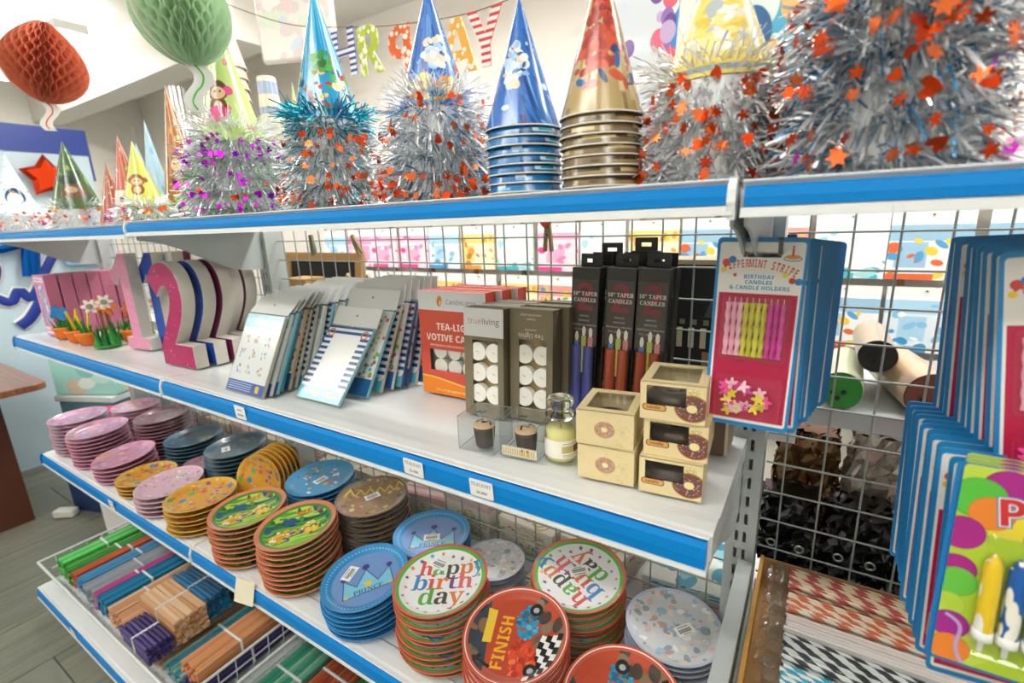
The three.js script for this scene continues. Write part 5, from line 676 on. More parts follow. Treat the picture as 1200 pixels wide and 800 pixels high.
// lower hook: blue cards behind green party packs
hook('wire hook carrying the lower candle cards and green packs', 0.222, 1.128, 0.335, 0.036);
for (let k = 0; k < 11; k++) candleCard(`blue candle card, ${ORD[k]} from the grid on the lower hook`, [0.217 + rr(-0.003, 0.003), 1.144 + k * 0.0026, 0.05 + k * 0.0215], 0.02 + rr(-0.02, 0.02), 0.04 + rr(-0.015, 0.015), false, 'lower hook cards', -0.02);
{
  const W = 0.115, Hh = 0.178;
  const print = TM(512, 792, (g, w, h) => { const r = rng(311); fillC(g, w, h, '#b4d23a'); g.fillStyle = '#c8de4c'; patches(g, w, h, 8, ['#bcd842', '#c4dc50'], 60, 120, r); const ball = (x, y, R, c, c2) => { g.fillStyle = c; g.beginPath(); g.arc(x, y, R, 0, 7); g.fill(); g.strokeStyle = c2; g.lineWidth = 3; g.beginPath(); g.arc(x, y, R - 2, 0, 7); g.stroke(); }; g.fillStyle = '#f0dc3a'; g.fillRect(90, 0, w, 250); ball(120, 70, 68, '#b02a8c', '#941f78'); ball(50, 120, 76, '#5cc444', '#48ac38'); ball(90, 170, 62, '#ee8a34', '#d87828'); ball(290, 60, 66, '#ee7a30', '#d8682a'); ball(24, 262, 64, '#b02a8c', '#941f78'); ball(24, 410, 60, '#b02a8c', '#941f78'); ball(34, 460, 58, '#6cc84a', '#58b43c'); ball(20, 560, 52, '#b8d848', '#a4c43c'); ball(36, 640, 56, '#a82c94', '#8c2080'); ball(46, 740, 60, '#ee8a34', '#d87828'); g.strokeStyle = '#c0a8dc'; g.lineWidth = 12; g.beginPath(); g.moveTo(20, 600); g.bezierCurveTo(120, 640, 20, 700, 90, 792); g.stroke(); const letters = 'PARTY'; [...letters].forEach((ch, i) => { g.save(); g.translate(104 + i * 116, 208 - Math.sin(i * 1.1) * 12); g.rotate((i % 2 ? 0.12 : -0.14)); g.font = 'bold 140px sans-serif'; g.lineWidth = 16; g.strokeStyle = '#2f7fc8'; g.strokeText(ch, 0, 0); g.lineWidth = 8; g.strokeStyle = '#f6f6f0'; g.strokeText(ch, 0, 0); g.fillStyle = i % 2 ? '#e87a2c' : '#d8363c'; g.fillText(ch, 0, 0); g.restore(); }); g.fillStyle = '#6a6420'; g.font = 'bold 32px sans-serif'; g.fillText('HAPPY BIRTHDAY', 176, 252); }, 0.35);
  const geo = planarUV(sheet((() => { const s = roundRect(W, Hh, 0.004, -W / 2, -Hh); s.holes.push(rectHole(-0.02, -0.02, 0.04, 0.007)); return s; })(), 0.0014), -W / 2, -Hh, W, Hh);
  const spot = [0, 1, 2].map((k) => TM(128, 256, (g, w, h) => { const r = rng(320 + k); fillC(g, w, h, ['#f0cc2c', '#1f5fae', '#2f9c58'][k]); dots(g, w, h, 26, ['#f6f4e8'], 6, 13, r); }, 0.35));
  for (let k = 0; k < 4; k++) {
    const last = k === 3, t = thing('party_candle_pack', last ? 'lime green party candle pack with spotted candles at the hook end' : `lime green party candle pack edge, ${ORD[3 - k]} behind the foremost one`, 'candle card', [0.234 + (3 - k) * 0.0015, 1.181, 0.288 + k * 0.0062], 0, last ? undefined : 'green party packs behind'); t.rotation.order = 'YXZ'; t.rotation.set(-0.02, 0, 0.012 - (last ? 0 : 0.012 * (3 - k)));
    part('backing_card', geo, [print, cardBlue], t); if (!last) continue;
    part('blue_border', planarUV(sheet(roundRect(W + 0.006, Hh + 0.004, 0.004, -W / 2 - 0.004, -Hh - 0.004), 0.0008), 0, 0, 1, 1), cardBlue, t, [0, 0, -0.0014]);
    part('blister', sheet(roundRect(W * 0.72, 0.11, 0.004, -W * 0.31, -0.163), 0.004, 0.002), clearFilm, t, [0, 0, 0.0035]);
    for (let i = 0; i < 5; i++) { const c = part('spotted_candle', lathe([[0, 0], [0.0062, 0], [0.0058, 0.06], [0.002, 0.068], [0, 0.07]], 16), spot[i < 1 ? 0 : i % 3], t, [-0.031 + i * 0.0145, -0.138, 0.0072], [0, 2.2, -0.02]); part('candle_holder', lathe([[0, -0.018], [0.0018, -0.018], [0.0022, -0.008], [0.0068, -0.006], [0.0068, 0.002], [0, 0.002]], 12), M(0xeef0ec, 0.4), c); }
  }
}
{ // cardboard tray with packs of striped paper straws
  const T = DECK_RIGHT + 0.0015, tray = thing('cardboard_tray', 'shallow kraft cardboard tray holding the striped straws', 'tray', [0, 0, 0]);
  part('floor_panel', box(0.36, 0.003, 0.36, 0.215, T + 0.0015, 0.215), kraft, tray); part('side_panel', box(0.005, 0.045, 0.36, 0.0345, T + 0.0225, 0.215), M(0xb98a3e, 0.75), tray); part('side_panel', box(0.005, 0.045, 0.36, 0.3975, T + 0.0225, 0.215), kraft, tray); part('back_panel', box(0.36, 0.04, 0.004, 0.216, T + 0.02, 0.033), kraft, tray); part('front_panel', box(0.36, 0.04, 0.004, 0.216, T + 0.02, 0.397), kraft, tray);
  const stripe = (a, b, kind = 0) => { const m = TM(256, 64, (g, w, h) => { fillC(g, w, h, a); g.fillStyle = b; if (kind === 2) { const r = rng(9); for (let i = 0; i < 26; i++) { g.beginPath(); g.ellipse(r() * w, r() * h, 9, 6, 0.5, 0, 7); g.fill(); } } else if (kind === 1) { g.fillRect(0, 0, w, 12); } else for (let i = -2; i < 5; i++) { g.beginPath(); g.moveTo(i * 64, 0); g.lineTo(i * 64 + 30, 0); g.lineTo(i * 64 + 94, h); g.lineTo(i * 64 + 64, h); g.fill(); } }, 0.45); m.map.wrapS = m.map.wrapT = THREE.RepeatWrapping; m.map.rotation = Math.PI / 2; m.map.repeat.set(1, 1); return m; };
  const L = 0.197, R = 0.003, sg = cyl(R, R, L, 10, true).rotateZ(Math.PI / 2); { const uv = sg.attributes.uv; for (let i = 0; i < uv.count; i++) { const u = uv.getX(i), v = uv.getY(i); uv.setXY(i, u, v * 1.7); } }
  const packs = [['red and cream striped paper straws at the back of the tray', stripe('#d8c4a2', '#a83430'), 0.06, 0.02, 5, 3], ['orange and cream striped straws next to the red ones', stripe('#ecdfc8', '#d8622a'), 0.105, 0.014, 4, 3], ['pale pink lined white straws in film', stripe('#efe6e0', '#d8a8a0', 1), 0.144, 0.01, 4, 3], ['black and white striped straws under shiny film', stripe('#eef0ee', '#23282a'), 0.186, 0.012, 5, 3], ['cyan and white striped straws beside the black ones', stripe('#eef0ee', '#25a6c4'), 0.23, 0.008, 4, 3], ['white straws with thin black bands', stripe('#f0f0ec', '#3a3d40', 1), 0.27, 0.004, 4, 3], ['gold dotted white straws near the tray front', stripe('#f4f2ea', '#d49a1c', 2), 0.314, 0.0, 5, 3], ['black and white straws at the tray front', stripe('#eef0ee', '#1c2022'), 0.362, 0.0, 5, 3]];
  packs.forEach(([label, m, z, lift, n, rows], i) => {
    const t = thing('straw_pack', `pack of ${label}`, 'straw pack', [0.172 - (i === 6 ? 0.006 : 0), T + 0.004 + lift, z], 0, 'striped paper straw packs'), r = rng(330 + i);
    if (lift) part('under_straws', mergeGeometries([0, 1].map((q) => cyl(R, R, L, 8).rotateZ(Math.PI / 2).translate(0, R - lift + q * R * 1.9, 0))), m, t);
    for (let j = 0; j < rows; j++) for (let k = 0; k < n + 2; k++) part('paper_straw', sg, m, t, [rr(-0.002, 0.002, r), R + j * R * 1.9, (k - (n + 1) / 2) * R * 2.04 + (j % 2) * R], [r() * 6, 0, 0]);
    const w = (n + 2) * R * 2.04, h = rows * R * 1.9; part('film_bag', rbox(L + 0.03, h + 0.005, w + 0.003, 0.004, 2).translate(-0.005, h / 2 + 0.003, 0), hazyFilm, t); part('crimped_end', crumple(0.024, w, 340 + i), hazyFilm, t, [-L / 2 - 0.018, h * 0.6 + 0.004, 0]);
  });
}
function crumple(w, d, seed) { const g = new THREE.PlaneGeometry(w, d, 8, 10).rotateX(-Math.PI / 2), p = g.attributes.position, r = rng(seed); for (let i = 0; i < p.count; i++) p.setY(i, rr(-0.005, 0.007, r)); g.computeVertexNormals(); return g; }

// ---------------------------------------------------------------- beyond the grid
{ // rolled foil toys and black foil bags on the far shelves of the straw bay
  const roll = (label, x, z, r, L, face, c, y, turn) => {
    const t = thing('rolled_toy', label, 'toy', [x, y, z], turn, 'rolled toys behind the grid');
    part('foil_wrap', cyl(r * 1.04, r * 1.04, L, 20, true).rotateX(Math.PI / 2), M(c, 0.3, 0.5, { side: THREE.DoubleSide }), t, [0, r * 1.04, -L / 2]); part('face_disc', cyl(r, r, 0.008, 24).rotateX(Math.PI / 2), M(face, 0.5), t, [0, r * 1.04, -0.004]);
    for (const [a, b] of [[-0.35, -0.15], [0.15, -0.1], [-0.1, -0.45]]) part('button_eye', cyl(r * 0.12, r * 0.12, 0.003, 10).rotateX(Math.PI / 2), M(0x1d2020, 0.4), t, [a * r, r * (1.04 + b), 0.001]);
  };
  roll('green buttoned end of a rolled foil toy', 0.11, -0.045, 0.027, 0.16, 0x2f9a34, 0xd8e4c8, 1.0865, -0.05);
  roll('brown buttoned end of a rolled foil toy', 0.215, -0.05, 0.032, 0.16, 0x7a4434, 0xe2c8ac, 1.0865, 0.2);
  roll('dark open end of a rolled foil toy between the coloured ones', 0.152, -0.09, 0.024, 0.15, 0x1a1c1c, 0xcbbfa6, 1.1345, 0.0);
  roll('pinkish rolled foil toy lying behind the brown one', 0.31, -0.06, 0.028, 0.16, 0xc88a8a, 0xe8c4c4, 1.0865, 0.1);
  const bag = (label, x, y, z, w, h, m, seed, group) => { const t = thing('foil_bag', label, 'bag', [x, y, z], 0, group); const g = new THREE.BoxGeometry(w, h, 0.06, 12, 14, 5), p = g.attributes.position, r = rng(seed); for (let i = 0; i < p.count; i++) { const k = 1 - 0.25 * Math.max(0, p.getY(i) / h); p.setXYZ(i, p.getX(i) * k + rr(-0.006, 0.006, r), p.getY(i) + (Math.abs(p.getY(i)) < h * 0.45 ? rr(-0.005, 0.005, r) : 0), p.getZ(i) * k + rr(-0.01, 0.01, r)); } const q = g.toNonIndexed(); q.computeVertexNormals(); part('crinkled_foil', q, m, t, [0, h / 2, 0]); for (const s of [-1, 1]) part('eyelet', new THREE.TorusGeometry(0.006, 0.0022, 6, 16), M(0xb8bcb8, 0.25, 1), t, [s * w * 0.25, h * 0.35, 0.042]); };
  const blackFoil = M(0x17181a, 0.28, 0.2, { clearcoat: 0.6 }), bronze = M(0x9a7c58, 0.25, 0.8), clearBag = M(0xcfc8bc, 0.2, 0.4);
  bag('black crinkled foil bag with eyelets by the upright', 0.062, 0.8015, -0.07, 0.08, 0.12, blackFoil, 401, 'black foil bags'); bag('black crinkled foil bag with eyelets in the middle of the row', 0.155, 0.8015, -0.075, 0.082, 0.125, blackFoil, 402, 'black foil bags'); bag('black crinkled foil bag with eyelets behind the lower cards', 0.25, 0.8015, -0.07, 0.082, 0.12, blackFoil, 403, 'black foil bags');
  bag('bronze crinkled foil bag above the black ones near the upright', 0.08, 0.8015, -0.19, 0.1, 0.19, bronze, 404, 'bronze foil bags'); bag('silvery bronze crinkled foil bag above the black ones', 0.19, 0.8015, -0.195, 0.1, 0.2, clearBag, 405, 'bronze foil bags'); bag('bronze crinkled foil bag behind the lower cards', 0.3, 0.8015, -0.19, 0.1, 0.185, bronze, 406, 'bronze foil bags');
}
{ // far side of the middle shelf: chalkboard, wooden crowns, woven trays, dark striped box
  const Y = 1.0515, wood = M(0xb8915c, 0.7), dark = M(0x22262a, 0.6);
  const cb = thing('chalkboard', 'small chalkboard in a pale wooden frame behind the wire grid', 'chalkboard', [-1.2, Y + 0.003, -0.14], 0.12); cb.rotation.x = -0.12;
  part('slate', box(0.28, 0.22, 0.008, 0, 0.12, 0), dark, cb); for (const y of [0.012, 0.238]) part('frame_rail', rbox(0.31, 0.026, 0.02, 0.003), wood, cb, [0, y, 0]); for (const s of [-1, 1]) part('frame_stile', rbox(0.026, 0.2, 0.02, 0.003), wood, cb, [s * 0.142, 0.125, 0]);
  const crownShape = (n, w, h) => { const s = new THREE.Shape(); s.moveTo(-w / 2, 0); s.lineTo(w / 2, 0); s.lineTo(w / 2, h * 0.5); for (let i = 0; i < n; i++) { const x = w / 2 - (i + 0.5) * w / n; s.bezierCurveTo(x + w / n * 0.2, h * (i % 2 ? 0.7 : 1.1), x - w / n * 0.2, h * (i % 2 ? 0.7 : 1.1), w / 2 - (i + 1) * w / n, h * 0.5); } s.closePath(); return s; };
  const crown = (label, x, z, w, h, n, m, turn = 0) => { const t = thing('carved_ornament', label, 'wooden ornament', [x, Y, z], turn, 'carved wooden ornaments'); part('carved_board', sheet(crownShape(n, w, h), 0.008, 0.001), m, t); part('base_board', box(w, 0.03, 0.02), m, t, [0, 0.015, -0.012]); };
  crown('carved pale wooden crown beside the chalkboard', -0.955, -0.12, 0.2, 0.21, 5, M(0xc2a98a, 0.75)); crown('scalloped beige wooden board behind the orange carton', -0.62, -0.1, 0.2, 0.175, 7, M(0xd8b694, 0.75)); crown('scalloped beige wooden board behind the olive packs', -0.42, -0.1, 0.18, 0.175, 6, M(0xd4b08c, 0.75));
  const kb = thing('kraft_box', 'plain kraft box behind the last number cutouts', 'box', [-1.17, Y, -0.075], 0); part('carton', rbox(0.09, 0.17, 0.06, 0.002), M(0xb98d55, 0.8), kb, [0, 0.086, 0]); part('lid_edge', box(0.092, 0.02, 0.062), M(0xc89a5f, 0.8), kb, [0, 0.18, 0]);
  const sb = thing('striped_box', 'tall black box with a cream and black striped band behind the grid', 'box', [-0.085, Y, -0.13], 0);
  part('carton', box(0.16, 0.24, 0.08, 0, 0.12, 0), M(0x16191b, 0.5), sb); const st = M(0xcfc8a8, 0.6); for (let i = 0; i < 8; i++) { part('cream_stripe', box(0.0095, 0.036, 0.002, -0.07 + i * 0.02, 0.112, 0.041), st, sb); part('cream_square', box(0.0085, 0.009, 0.002, -0.066 + i * 0.02, 0.14, 0.041), M(0x8f8a70, 0.6), sb); }
  part('grey_card', sheet(shapeOf([[-0.03, 0], [0.03, 0], [0.01, 0.07], [-0.005, 0.075]]), 0.002), M(0x4c5254, 0.6), sb, [0.02, 0.15, 0.041]); part('kraft_panel', box(0.08, 0.085, 0.002, 0.03, 0.045, 0.041), M(0x9a7a5c, 0.75), sb); part('lid_edge', box(0.162, 0.008, 0.082, 0, 0.244, 0), M(0xa89a80, 0.7), sb);
  // clothespins clipped on the grid
  const pin = (label, x, y, tilt, c) => { const t = thing('clothespin', label, 'clothespin', [x, y, -0.004], 0, 'clothespins on the grid'); t.rotation.z = tilt; for (const s of [-1, 1]) part('jaw', rbox(0.006, 0.05, 0.007, 0.001), M(c, 0.7), t, [s * 0.0045, 0, 0.006], [0, 0, s * 0.09]); part('spring', new THREE.TorusGeometry(0.004, 0.001, 5, 12), M(0x9aa0a0, 0.3, 1), t, [0, 0.004, 0.011]); return t; };
  pin('small wooden clothespin clipped on the wire above the chalkboard', -1.01, 1.335, 0.1, 0x8a8a6c); pin('tan twine wrapped clothespin near the wooden crown', -0.85, 1.335, 0.5, 0xb09a6c);
  const hp = pin('clothespin topped with a red wooden heart', -0.348, 1.345, 0, 0x9a8a5c); part('wooden_heart', sheet(heartShape(0.012), 0.004, 0.001), M(0xa8402c, 0.6), hp, [0, 0.028, 0.012]);
}
{ // patterned gift boxes lying on the lower far shelves
  const pm = [0, 1, 2, 3].map((k) => TM(192, 192, (g, w, h) => { const r = rng(430 + k); fillC(g, w, h, ['#ece4d0', '#efe8dc', '#e6d6d0', '#dfe6e2'][k]); if (k === 0) dots(g, w, h, 60, ['#e0784a', '#4a9ac0', '#f0c84a', '#8cb45a', '#c84a5a'], 3, 7, r); if (k === 1) { for (let i = 0; i < 9; i++) { g.strokeStyle = '#c8b060'; g.lineWidth = 5; g.beginPath(); g.arc(rr(20, 170, r), rr(20, 170, r), 22, 0, 7); g.stroke(); } dots(g, w, h, 40, ['#b8b0a0'], 2, 3, r); } if (k === 2) { g.fillStyle = '#d89aa4'; for (let i = 0; i < 8; i++) g.fillRect(0, i * 26, w, 9); } if (k === 3) { patches(g, w, h, 20, ['#4aa4c4', '#8cc8d8', '#e8ecea', '#2f86ac'], 12, 32, r); } }, 0.45));
  const names = ['cream gift box with coloured dots', 'cream gift box with golden rings', 'pink striped gift box', 'blue and white printed gift box'];
  const r = rng(440);
  for (let i = 0; i < 12; i++) { const k = [2, 0, 0, 1, 1, 3, 0, 2, 3, 1, 0, 2][i], h = rr(0.05, 0.09, r); const t = thing('gift_box', `${names[k]} behind the plate shelf grid, ${ORD[i]} from the straw bay`, 'box', [-0.11 - i * 0.17, 0.6125, -0.16], rr(-0.15, 0.15, r), 'gift boxes behind the plates'); part('carton', rbox(0.15, h, 0.2, 0.002), pm[k], t, [0, h / 2 + 0.0005, 0]); part('lid', rbox(0.154, 0.018, 0.204, 0.002), pm[(k + 1) % 4], t, [0, h + 0.0005, 0]); }
  for (let i = 0; i < 9; i++) { const k = i % 4; const t = thing('gift_box', `${names[k]} behind the basket level grid, ${ORD[i]} from the straw bay`, 'box', [-0.12 - i * 0.24, 0.2515, -0.17], rr(-0.1, 0.1, r), 'gift boxes behind the baskets'); part('carton', rbox(0.2, 0.16, 0.2, 0.002), pm[k], t, [0, 0.0805, 0]); part('lid', rbox(0.204, 0.02, 0.204, 0.002), pm[(k + 2) % 4], t, [0, 0.172, 0]); }
}
{ // display of hanging packets across the next aisle
  const Z = -1.25, board = thing('display_board', 'tan pegboard across the next aisle hung with packets', 'display board', [-0.7, 0.3, Z - 0.03]); part('panel', box(3.9, 1.6, 0.03, 0, 0.8, 0), M(0xefe9de, 0.8), board);
  for (let i = 0; i < 14; i++) part('upright_batten', box(0.02, 1.6, 0.012, -1.9 + i * 0.29, 0.8, 0.021), M(0xb89c78, 0.8), board);
  const pm = [0, 1, 2, 3, 4, 5, 6, 7].map((k) => TM(128, 128, (g, w, h) => { const r = rng(460 + k); fillC(g, w, h, ['#eeeeec', '#f6dfe8', '#e4eff6', '#f8f0d0', '#f4f2f0', '#ecf4f2', '#f8e8ee', '#dcecf8'][k]); const cs = [['#5a9ad0', '#e8604a', '#f0c84a', '#6ab45a'], ['#e84a94', '#f086b4', '#fbe8f0'], ['#3f9ad0', '#86c4e8', '#f6f8f8'], ['#e8a03c', '#f0c440', '#c87a34'], ['#e86a3c', '#5aa0d0', '#f0d050'], ['#4ab4c4', '#f4f6f4', '#a8dce0'], ['#f0609c', '#f6b0cc'], ['#2f8cd0', '#f4f8fa', '#6ab0e0']][k]; g.fillStyle = cs[cs.length > 2 ? 1 : 0]; g.globalAlpha = 0.55; g.fillRect(0, 0, w, rr(14, 40, r)); g.fillRect(rr(0, 50, r), 40, rr(40, 70, r), 60); g.globalAlpha = 1; patches(g, w, h, 16, cs, 4, 14, r); g.fillStyle = cs[0]; g.fillRect(0, h - 14, w * 0.6, 14); }, 0.35));
  const what = ['white packet with confetti print', 'pink packet', 'pale blue packet', 'yellow packet', 'white packet with orange print', 'mint packet', 'rose packet', 'sky blue packet'];
  const W = 0.2, H2 = 0.17, bg = box(W, H2, 0.012, 0, -H2 / 2 - 0.03, 0), hg = box(W, 0.045, 0.003, 0, -0.012, 0), hdr = M(0xf4f4f2, 0.4), r = rng(470);
  for (let row = 0; row < 5; row++) for (let i = 0; i < 17; i++) { const k = Math.floor(r() * 8), x = 1.0 - i * 0.215 + rr(-0.01, 0.01, r), y = 1.58 - row * 0.235; if (row > 3) continue; const t = thing('hanging_packet', `${what[k]}, ${ORD[16 - i]} from the cabinet end in the ${ORD[row]} pegboard row`, 'packet', [x, y, Z + rr(0.05, 0.06, r)], 0, 'packets on the pegboard'); part('packet_body', bg, pm[k], t); part('header', hg, hdr, t); part('peg', rod([0, 0.0, -0.036], [0, 0.0, 0.012], 0.003), hookM, t); }
  { const t = thing('printed_bag', 'large pale printed plastic bag hanging behind the sky blue hat', 'bag', [-1.62, 1.97, -0.5], 0.4); part('bag_body', rbox(0.3, 0.26, 0.03, 0.014), TM(128, 128, (g, w, h) => { const q = rng(475); fillC(g, w, h, '#f0ece4'); patches(g, w, h, 26, ['#e4dcd8', '#d4dff0', '#f4d8d8', '#e0ecd8', '#f6f4f0'], 6, 20, q); }, 0.2), t, [0, 0.13, 0]); part('cord', rod([0, 0.255, 0], [0, CEILING_Y - 1.971, 0], 0.0015), white, t); }
  // party banner letters on a string
  const bz = -0.3, lm = (a, b, kind) => { const m = TM(128, 128, (g, w, h) => { const q = rng(480); fillC(g, w, h, a); g.fillStyle = b; if (kind) for (let i = 0; i < 8; i++) g.fillRect(0, i * 16, w, 7); else dots(g, w, h, 60, [b, '#f6f4ea'], 4, 8, q); }, 0.6); m.map.wrapS = m.map.wrapT = THREE.RepeatWrapping; m.map.repeat.set(8, 8); return m; };
  const L = [['H', '#eef0f4', '#3f4f9c', 1, -1.16, 1.8, 'navy striped'], ['R', '#b8cc3c', '#f4f4e0', 0, -1.052, 1.79, 'lime green dotted'], ['P', '#e8662c', '#f6e8d8', 0, -0.945, 1.765, 'orange flowered'], ['P', '#f2a8c0', '#e0408c', 0, -0.85, 1.752, 'pink spotted'], ['A', '#f0b04a', '#f6ecd0', 0, -0.75, 1.738, 'amber'], ['Y', '#f2f0ea', '#d8404a', 1, -0.665, 1.74, 'red and white striped']];
  for (const [ch, a, b, kind, x, y, nm] of L) { const g = new TextGeometry(ch, { font: sansBold, size: 0.125, depth: 0.003, curveSegments: 6, bevelEnabled: false }); g.computeBoundingBox(); g.translate(-(g.boundingBox.min.x + g.boundingBox.max.x) / 2, 0, 0); const t = thing('banner_letter', `${nm} paper letter hanging on the banner string`, 'banner letter', [x, y, bz], ch === 'P' ? Math.PI : 0); part('paper_letter', g, lm(a, b, kind), t); }
  const cv = new THREE.CatmullRomCurve3([[-1.9, 2.2, bz], [-1.4, 1.99, bz], [-1.15, 1.928, bz], [-0.93, 1.888, bz], [-0.65, 1.864, bz], [-0.4, 1.9, bz], [0.3, 2.15, bz]].map((p) => new THREE.Vector3(...p))); solo('banner_string', new THREE.TubeGeometry(cv, 40, 0.0015, 5), M(0x8a6a50, 0.8), 'thin brown string carrying the banner letters', 'string');
}
{ // end of the aisle: backdrop with script lettering, star balloon, boxes, table
  const bd = thing('backdrop_board', 'pale blue standing backdrop with a dark blue top band and script lettering', 'backdrop', [-3.95, 0, 0.45]);
  part('panel', box(0.04, 2.02, 2.06, 0, 1.012, 0), M(0xc9e0ec, 0.5), bd); part('top_band', box(0.006, 0.15, 2.06, 0.0235, 1.945, 0), M(0x1f3f9c, 0.35), bd); part('side_cap', box(0.042, 0.3, 0.012, 0, 1.87, -1.037), M(0x2c3f8c, 0.4), bd);
  const stroke = (name, pts, r, m, y = 0, d = 0) => { const c = new THREE.CatmullRomCurve3(pts.map(([z, yy]) => new THREE.Vector3(0, yy, z))); const g = new THREE.TubeGeometry(c, 50, r, 8).scale(0.25, 1, 1); part(name, g, m, bd, [0.026 + d, y, 0]); };
  const at = (pts) => pts.map(([z, y]) => [z - 0.45, y]), ink = M(0x17379a, 0.35);
  const script = at([[0.14, 1.16], [0.06, 1.1], [0, 1.045], [-0.045, 1.02], [-0.091, 1.085], [-0.128, 1.03], [-0.165, 1.07], [-0.215, 1.16], [-0.3, 1.3]]), tail = at([[-0.05, 0.875], [-0.1, 0.91], [-0.165, 1.0], [-0.23, 1.12]]), upper = at([[0.1, 1.33], [0.03, 1.29], [-0.02, 1.24], [0, 1.15], [0.05, 1.09]]);
  for (const [pts, r] of [[script, 0.024], [tail, 0.03], [upper, 0.022]]) { stroke('letter_outline', pts, r + 0.01, white); stroke('script_letters', pts, r, ink, 0, 0.006); }
  const fb = thing('foil_letter_balloon', 'shiny blue foil letter balloon hanging before the backdrop', 'balloon', [-3.86, 0, 0]); const cv = new THREE.CatmullRomCurve3([[0, 1.5, -0.2], [0, 1.38, -0.19], [0, 1.26, -0.165], [0, 1.16, -0.15]].map((p) => new THREE.Vector3(...p))); part('foil_leg', new THREE.TubeGeometry(cv, 24, 0.042, 12).scale(0.7, 1, 1), foil(0x1560b8, 0.18), fb); const cv2 = new THREE.CatmullRomCurve3([[0, 1.36, 0.1], [0, 1.34, -0.02], [0, 1.36, -0.12], [0, 1.4, -0.25]].map((p) => new THREE.Vector3(...p))); part('foil_arm', new THREE.TubeGeometry(cv2, 24, 0.04, 12).scale(0.7, 1, 1), foil(0x1a6cc8, 0.18), fb);
  const st = thing('star_balloon', 'orange red foil star balloon on the backdrop', 'balloon', [-3.875, 1.728, -0.343], Math.PI / 2); part('foil_star', sheet(starShape(5, 0.1, 0.055), 0.012, 0.02), foil(0xd8431f, 0.25), st, [0, 0, -0.01]);
  // clear blue package hanging before the backdrop
  const cp = thing('blue_packet', 'translucent blue packet hanging behind the pink boxes', 'packet', [-3.88, 1.2, -0.42], 1.5); part('packet_body', rbox(0.2, 0.14, 0.05, 0.02), M(0x8fc0e4, 0.2, 0, { clearcoat: 0.6 }), cp, [0, 0.07, 0]); part('header', box(0.2, 0.06, 0.004), M(0xe4ccc8, 0.5), cp, [0.12, 0.05, 0.02]);
  // boxes and bags between the table and the rack
  const stack = thing('floor_box', 'dark blue floor box under the pastel bags', 'box', [-2.98, 0.001, -0.08], 0.3); part('carton', rbox(0.34, 0.3, 0.3, 0.004), M(0x1f3a6a, 0.5), stack, [0, 0.15, 0]); part('yellow_panel', box(0.12, 0.28, 0.004), M(0xd0a02a, 0.6), stack, [0.1, 0.15, 0.153]);
  const tealBox = thing('pastel_box', 'pale mint printed box stacked at the end of the rack', 'box', [-2.98, 0.62, -0.1], 0.45); part('carton', rbox(0.34, 0.28, 0.2, 0.006), TM(128, 128, (g, w, h) => { const r = rng(500); fillC(g, w, h, '#a4dcd4'); patches(g, w, h, 12, ['#c4ece4', '#d8c8b0', '#88c8c4', '#e8f2ec'], 8, 26, r); }, 0.5), tealBox, [0, 0.14, 0]); part('lid', rbox(0.35, 0.03, 0.21, 0.004), M(0x78bcc4, 0.5), tealBox, [0, 0.292, 0]);
  const midBox = thing('storage_box', 'grey blue storage box between the mint box and the floor box', 'box', [-2.98, 0.304, -0.1], 0.4); part('carton', rbox(0.32, 0.28, 0.22, 0.004), M(0x5f8ca0, 0.5), midBox, [0, 0.14, 0]); part('lid', rbox(0.34, 0.03, 0.24, 0.004), M(0xd4dcdc, 0.5), midBox, [0, 0.298, 0]);
  const bag = thing('paper_bag', 'white paper bag with pink blossoms and a magenta rim', 'bag', [-2.62, 0.001, 0.02], 0.75); const bm = TM(128, 192, (g, w, h) => { const r = rng(510); fillC(g, w, h, '#eeeae8'); patches(g, w, h, 30, ['#e89ab4', '#f0bccc', '#d87a9c'], 4, 12, r); }, 0.6); part('bag_body', rbox(0.2, 0.6, 0.09, 0.004), bm, bag, [0, 0.3, 0]); part('magenta_rim', rbox(0.204, 0.024, 0.094, 0.003), M(0xd81f7a, 0.5), bag, [0, 0.6, 0]);
  const cab = thing('side_cabinet', 'off white cabinet standing past the rack end', 'cabinet', [-2.9, 0.001, -0.62], 0); part('carcass', rbox(0.5, 0.95, 0.5, 0.006), M(0xdcdcd2, 0.5), cab, [0, 0.475, 0]); part('cabinet_door', rbox(0.46, 0.86, 0.016, 0.003), M(0xe4e4da, 0.45), cab, [0, 0.48, 0.258]); part('handle', rbox(0.012, 0.1, 0.014, 0.003), M(0x3a3c3c, 0.4), cab, [0.18, 0.6, 0.272]);
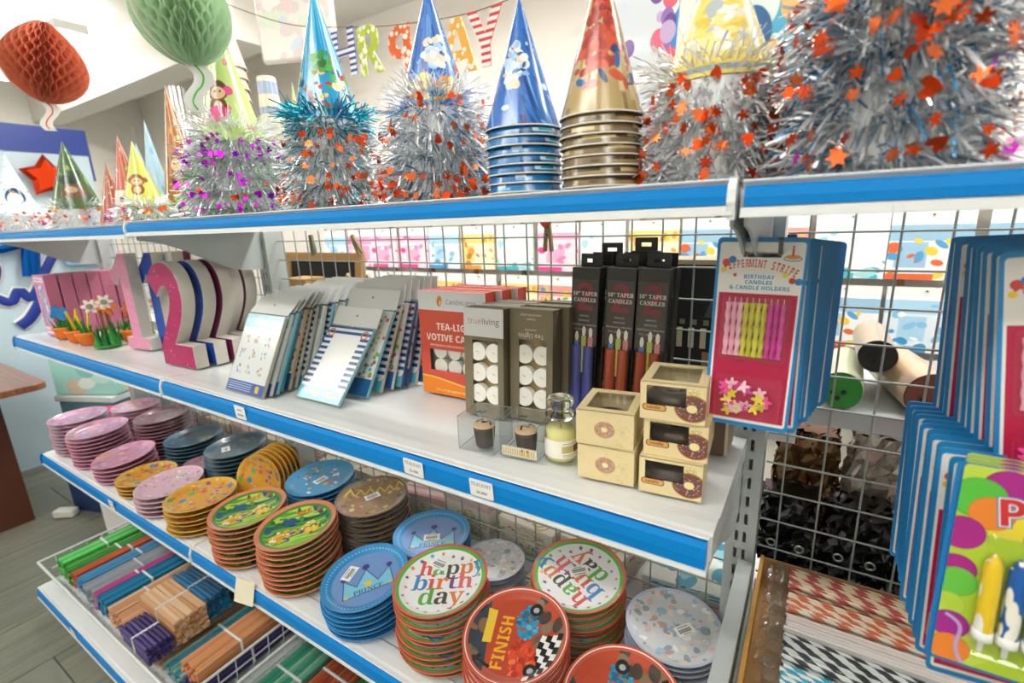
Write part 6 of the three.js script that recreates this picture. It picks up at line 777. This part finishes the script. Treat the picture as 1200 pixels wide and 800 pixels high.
  const sw = solo('floor_block', rbox(0.1, 0.04, 0.05, 0.01), M(0xe8e8dc, 0.6), 'small white block lying on the floor by the rack end', 'block', [-3.05, 0.027, 0.16], [0, 0.6, 0]);
  // wooden table
  const woodM = (() => { const r = rng(520); return TM(512, 256, (g, w, h) => { fillC(g, w, h, '#8a5636'); for (let i = 0; i < 160; i++) { g.strokeStyle = `rgba(${pick([[96, 54, 32], [176, 118, 76], [120, 70, 42]], r).join()},0.35)`; g.lineWidth = rr(0.8, 3, r); const y = r() * h; g.beginPath(); g.moveTo(0, y); g.bezierCurveTo(w / 3, y + rr(-8, 8, r), 2 * w / 3, y + rr(-8, 8, r), w, y + rr(-10, 10, r)); g.stroke(); } }, 0.3, { clearcoat: 0.4 }); })();
  const tb = thing('wooden_table', 'brown wooden table with rounded corners beside the rack end', 'table', [-2.84, 0, 0.13], 0); const ts = roundRect(1.04, 0.9, 0.05, -1.04, -0.9); const tg = new THREE.ExtrudeGeometry(ts, { depth: 0.024, bevelEnabled: true, bevelSize: 0.004, bevelThickness: 0.003, bevelSegments: 2, curveSegments: 8 }).rotateX(-Math.PI / 2); part('table_top', planarUV2(tg, 1.3, 0.9), woodM, tb, [0, 0.722, 0.01]);
  const legM = M(0x5a2f22, 0.45); part('panel_leg', rbox(0.03, 0.716, 0.6, 0.003), legM, tb, [-0.34, 0.36, 0.42]); part('panel_leg', rbox(0.03, 0.716, 0.6, 0.003), legM, tb, [-0.94, 0.36, 0.42]); part('modesty_panel', rbox(0.57, 0.4, 0.02, 0.003), legM, tb, [-0.64, 0.45, 0.16]);
}
function planarUV2(g, w, d) { const p = g.attributes.position, uv = new Float32Array(p.count * 2); for (let i = 0; i < p.count; i++) { uv[2 * i] = (p.getX(i) + w) / w; uv[2 * i + 1] = p.getZ(i) / d; } g.setAttribute('uv', new THREE.BufferAttribute(uv, 2)); return g; }

scene.traverse((o) => { if (o.isMesh) { o.castShadow = true; o.receiveShadow = true; } });
renderer.render(scene, camera);
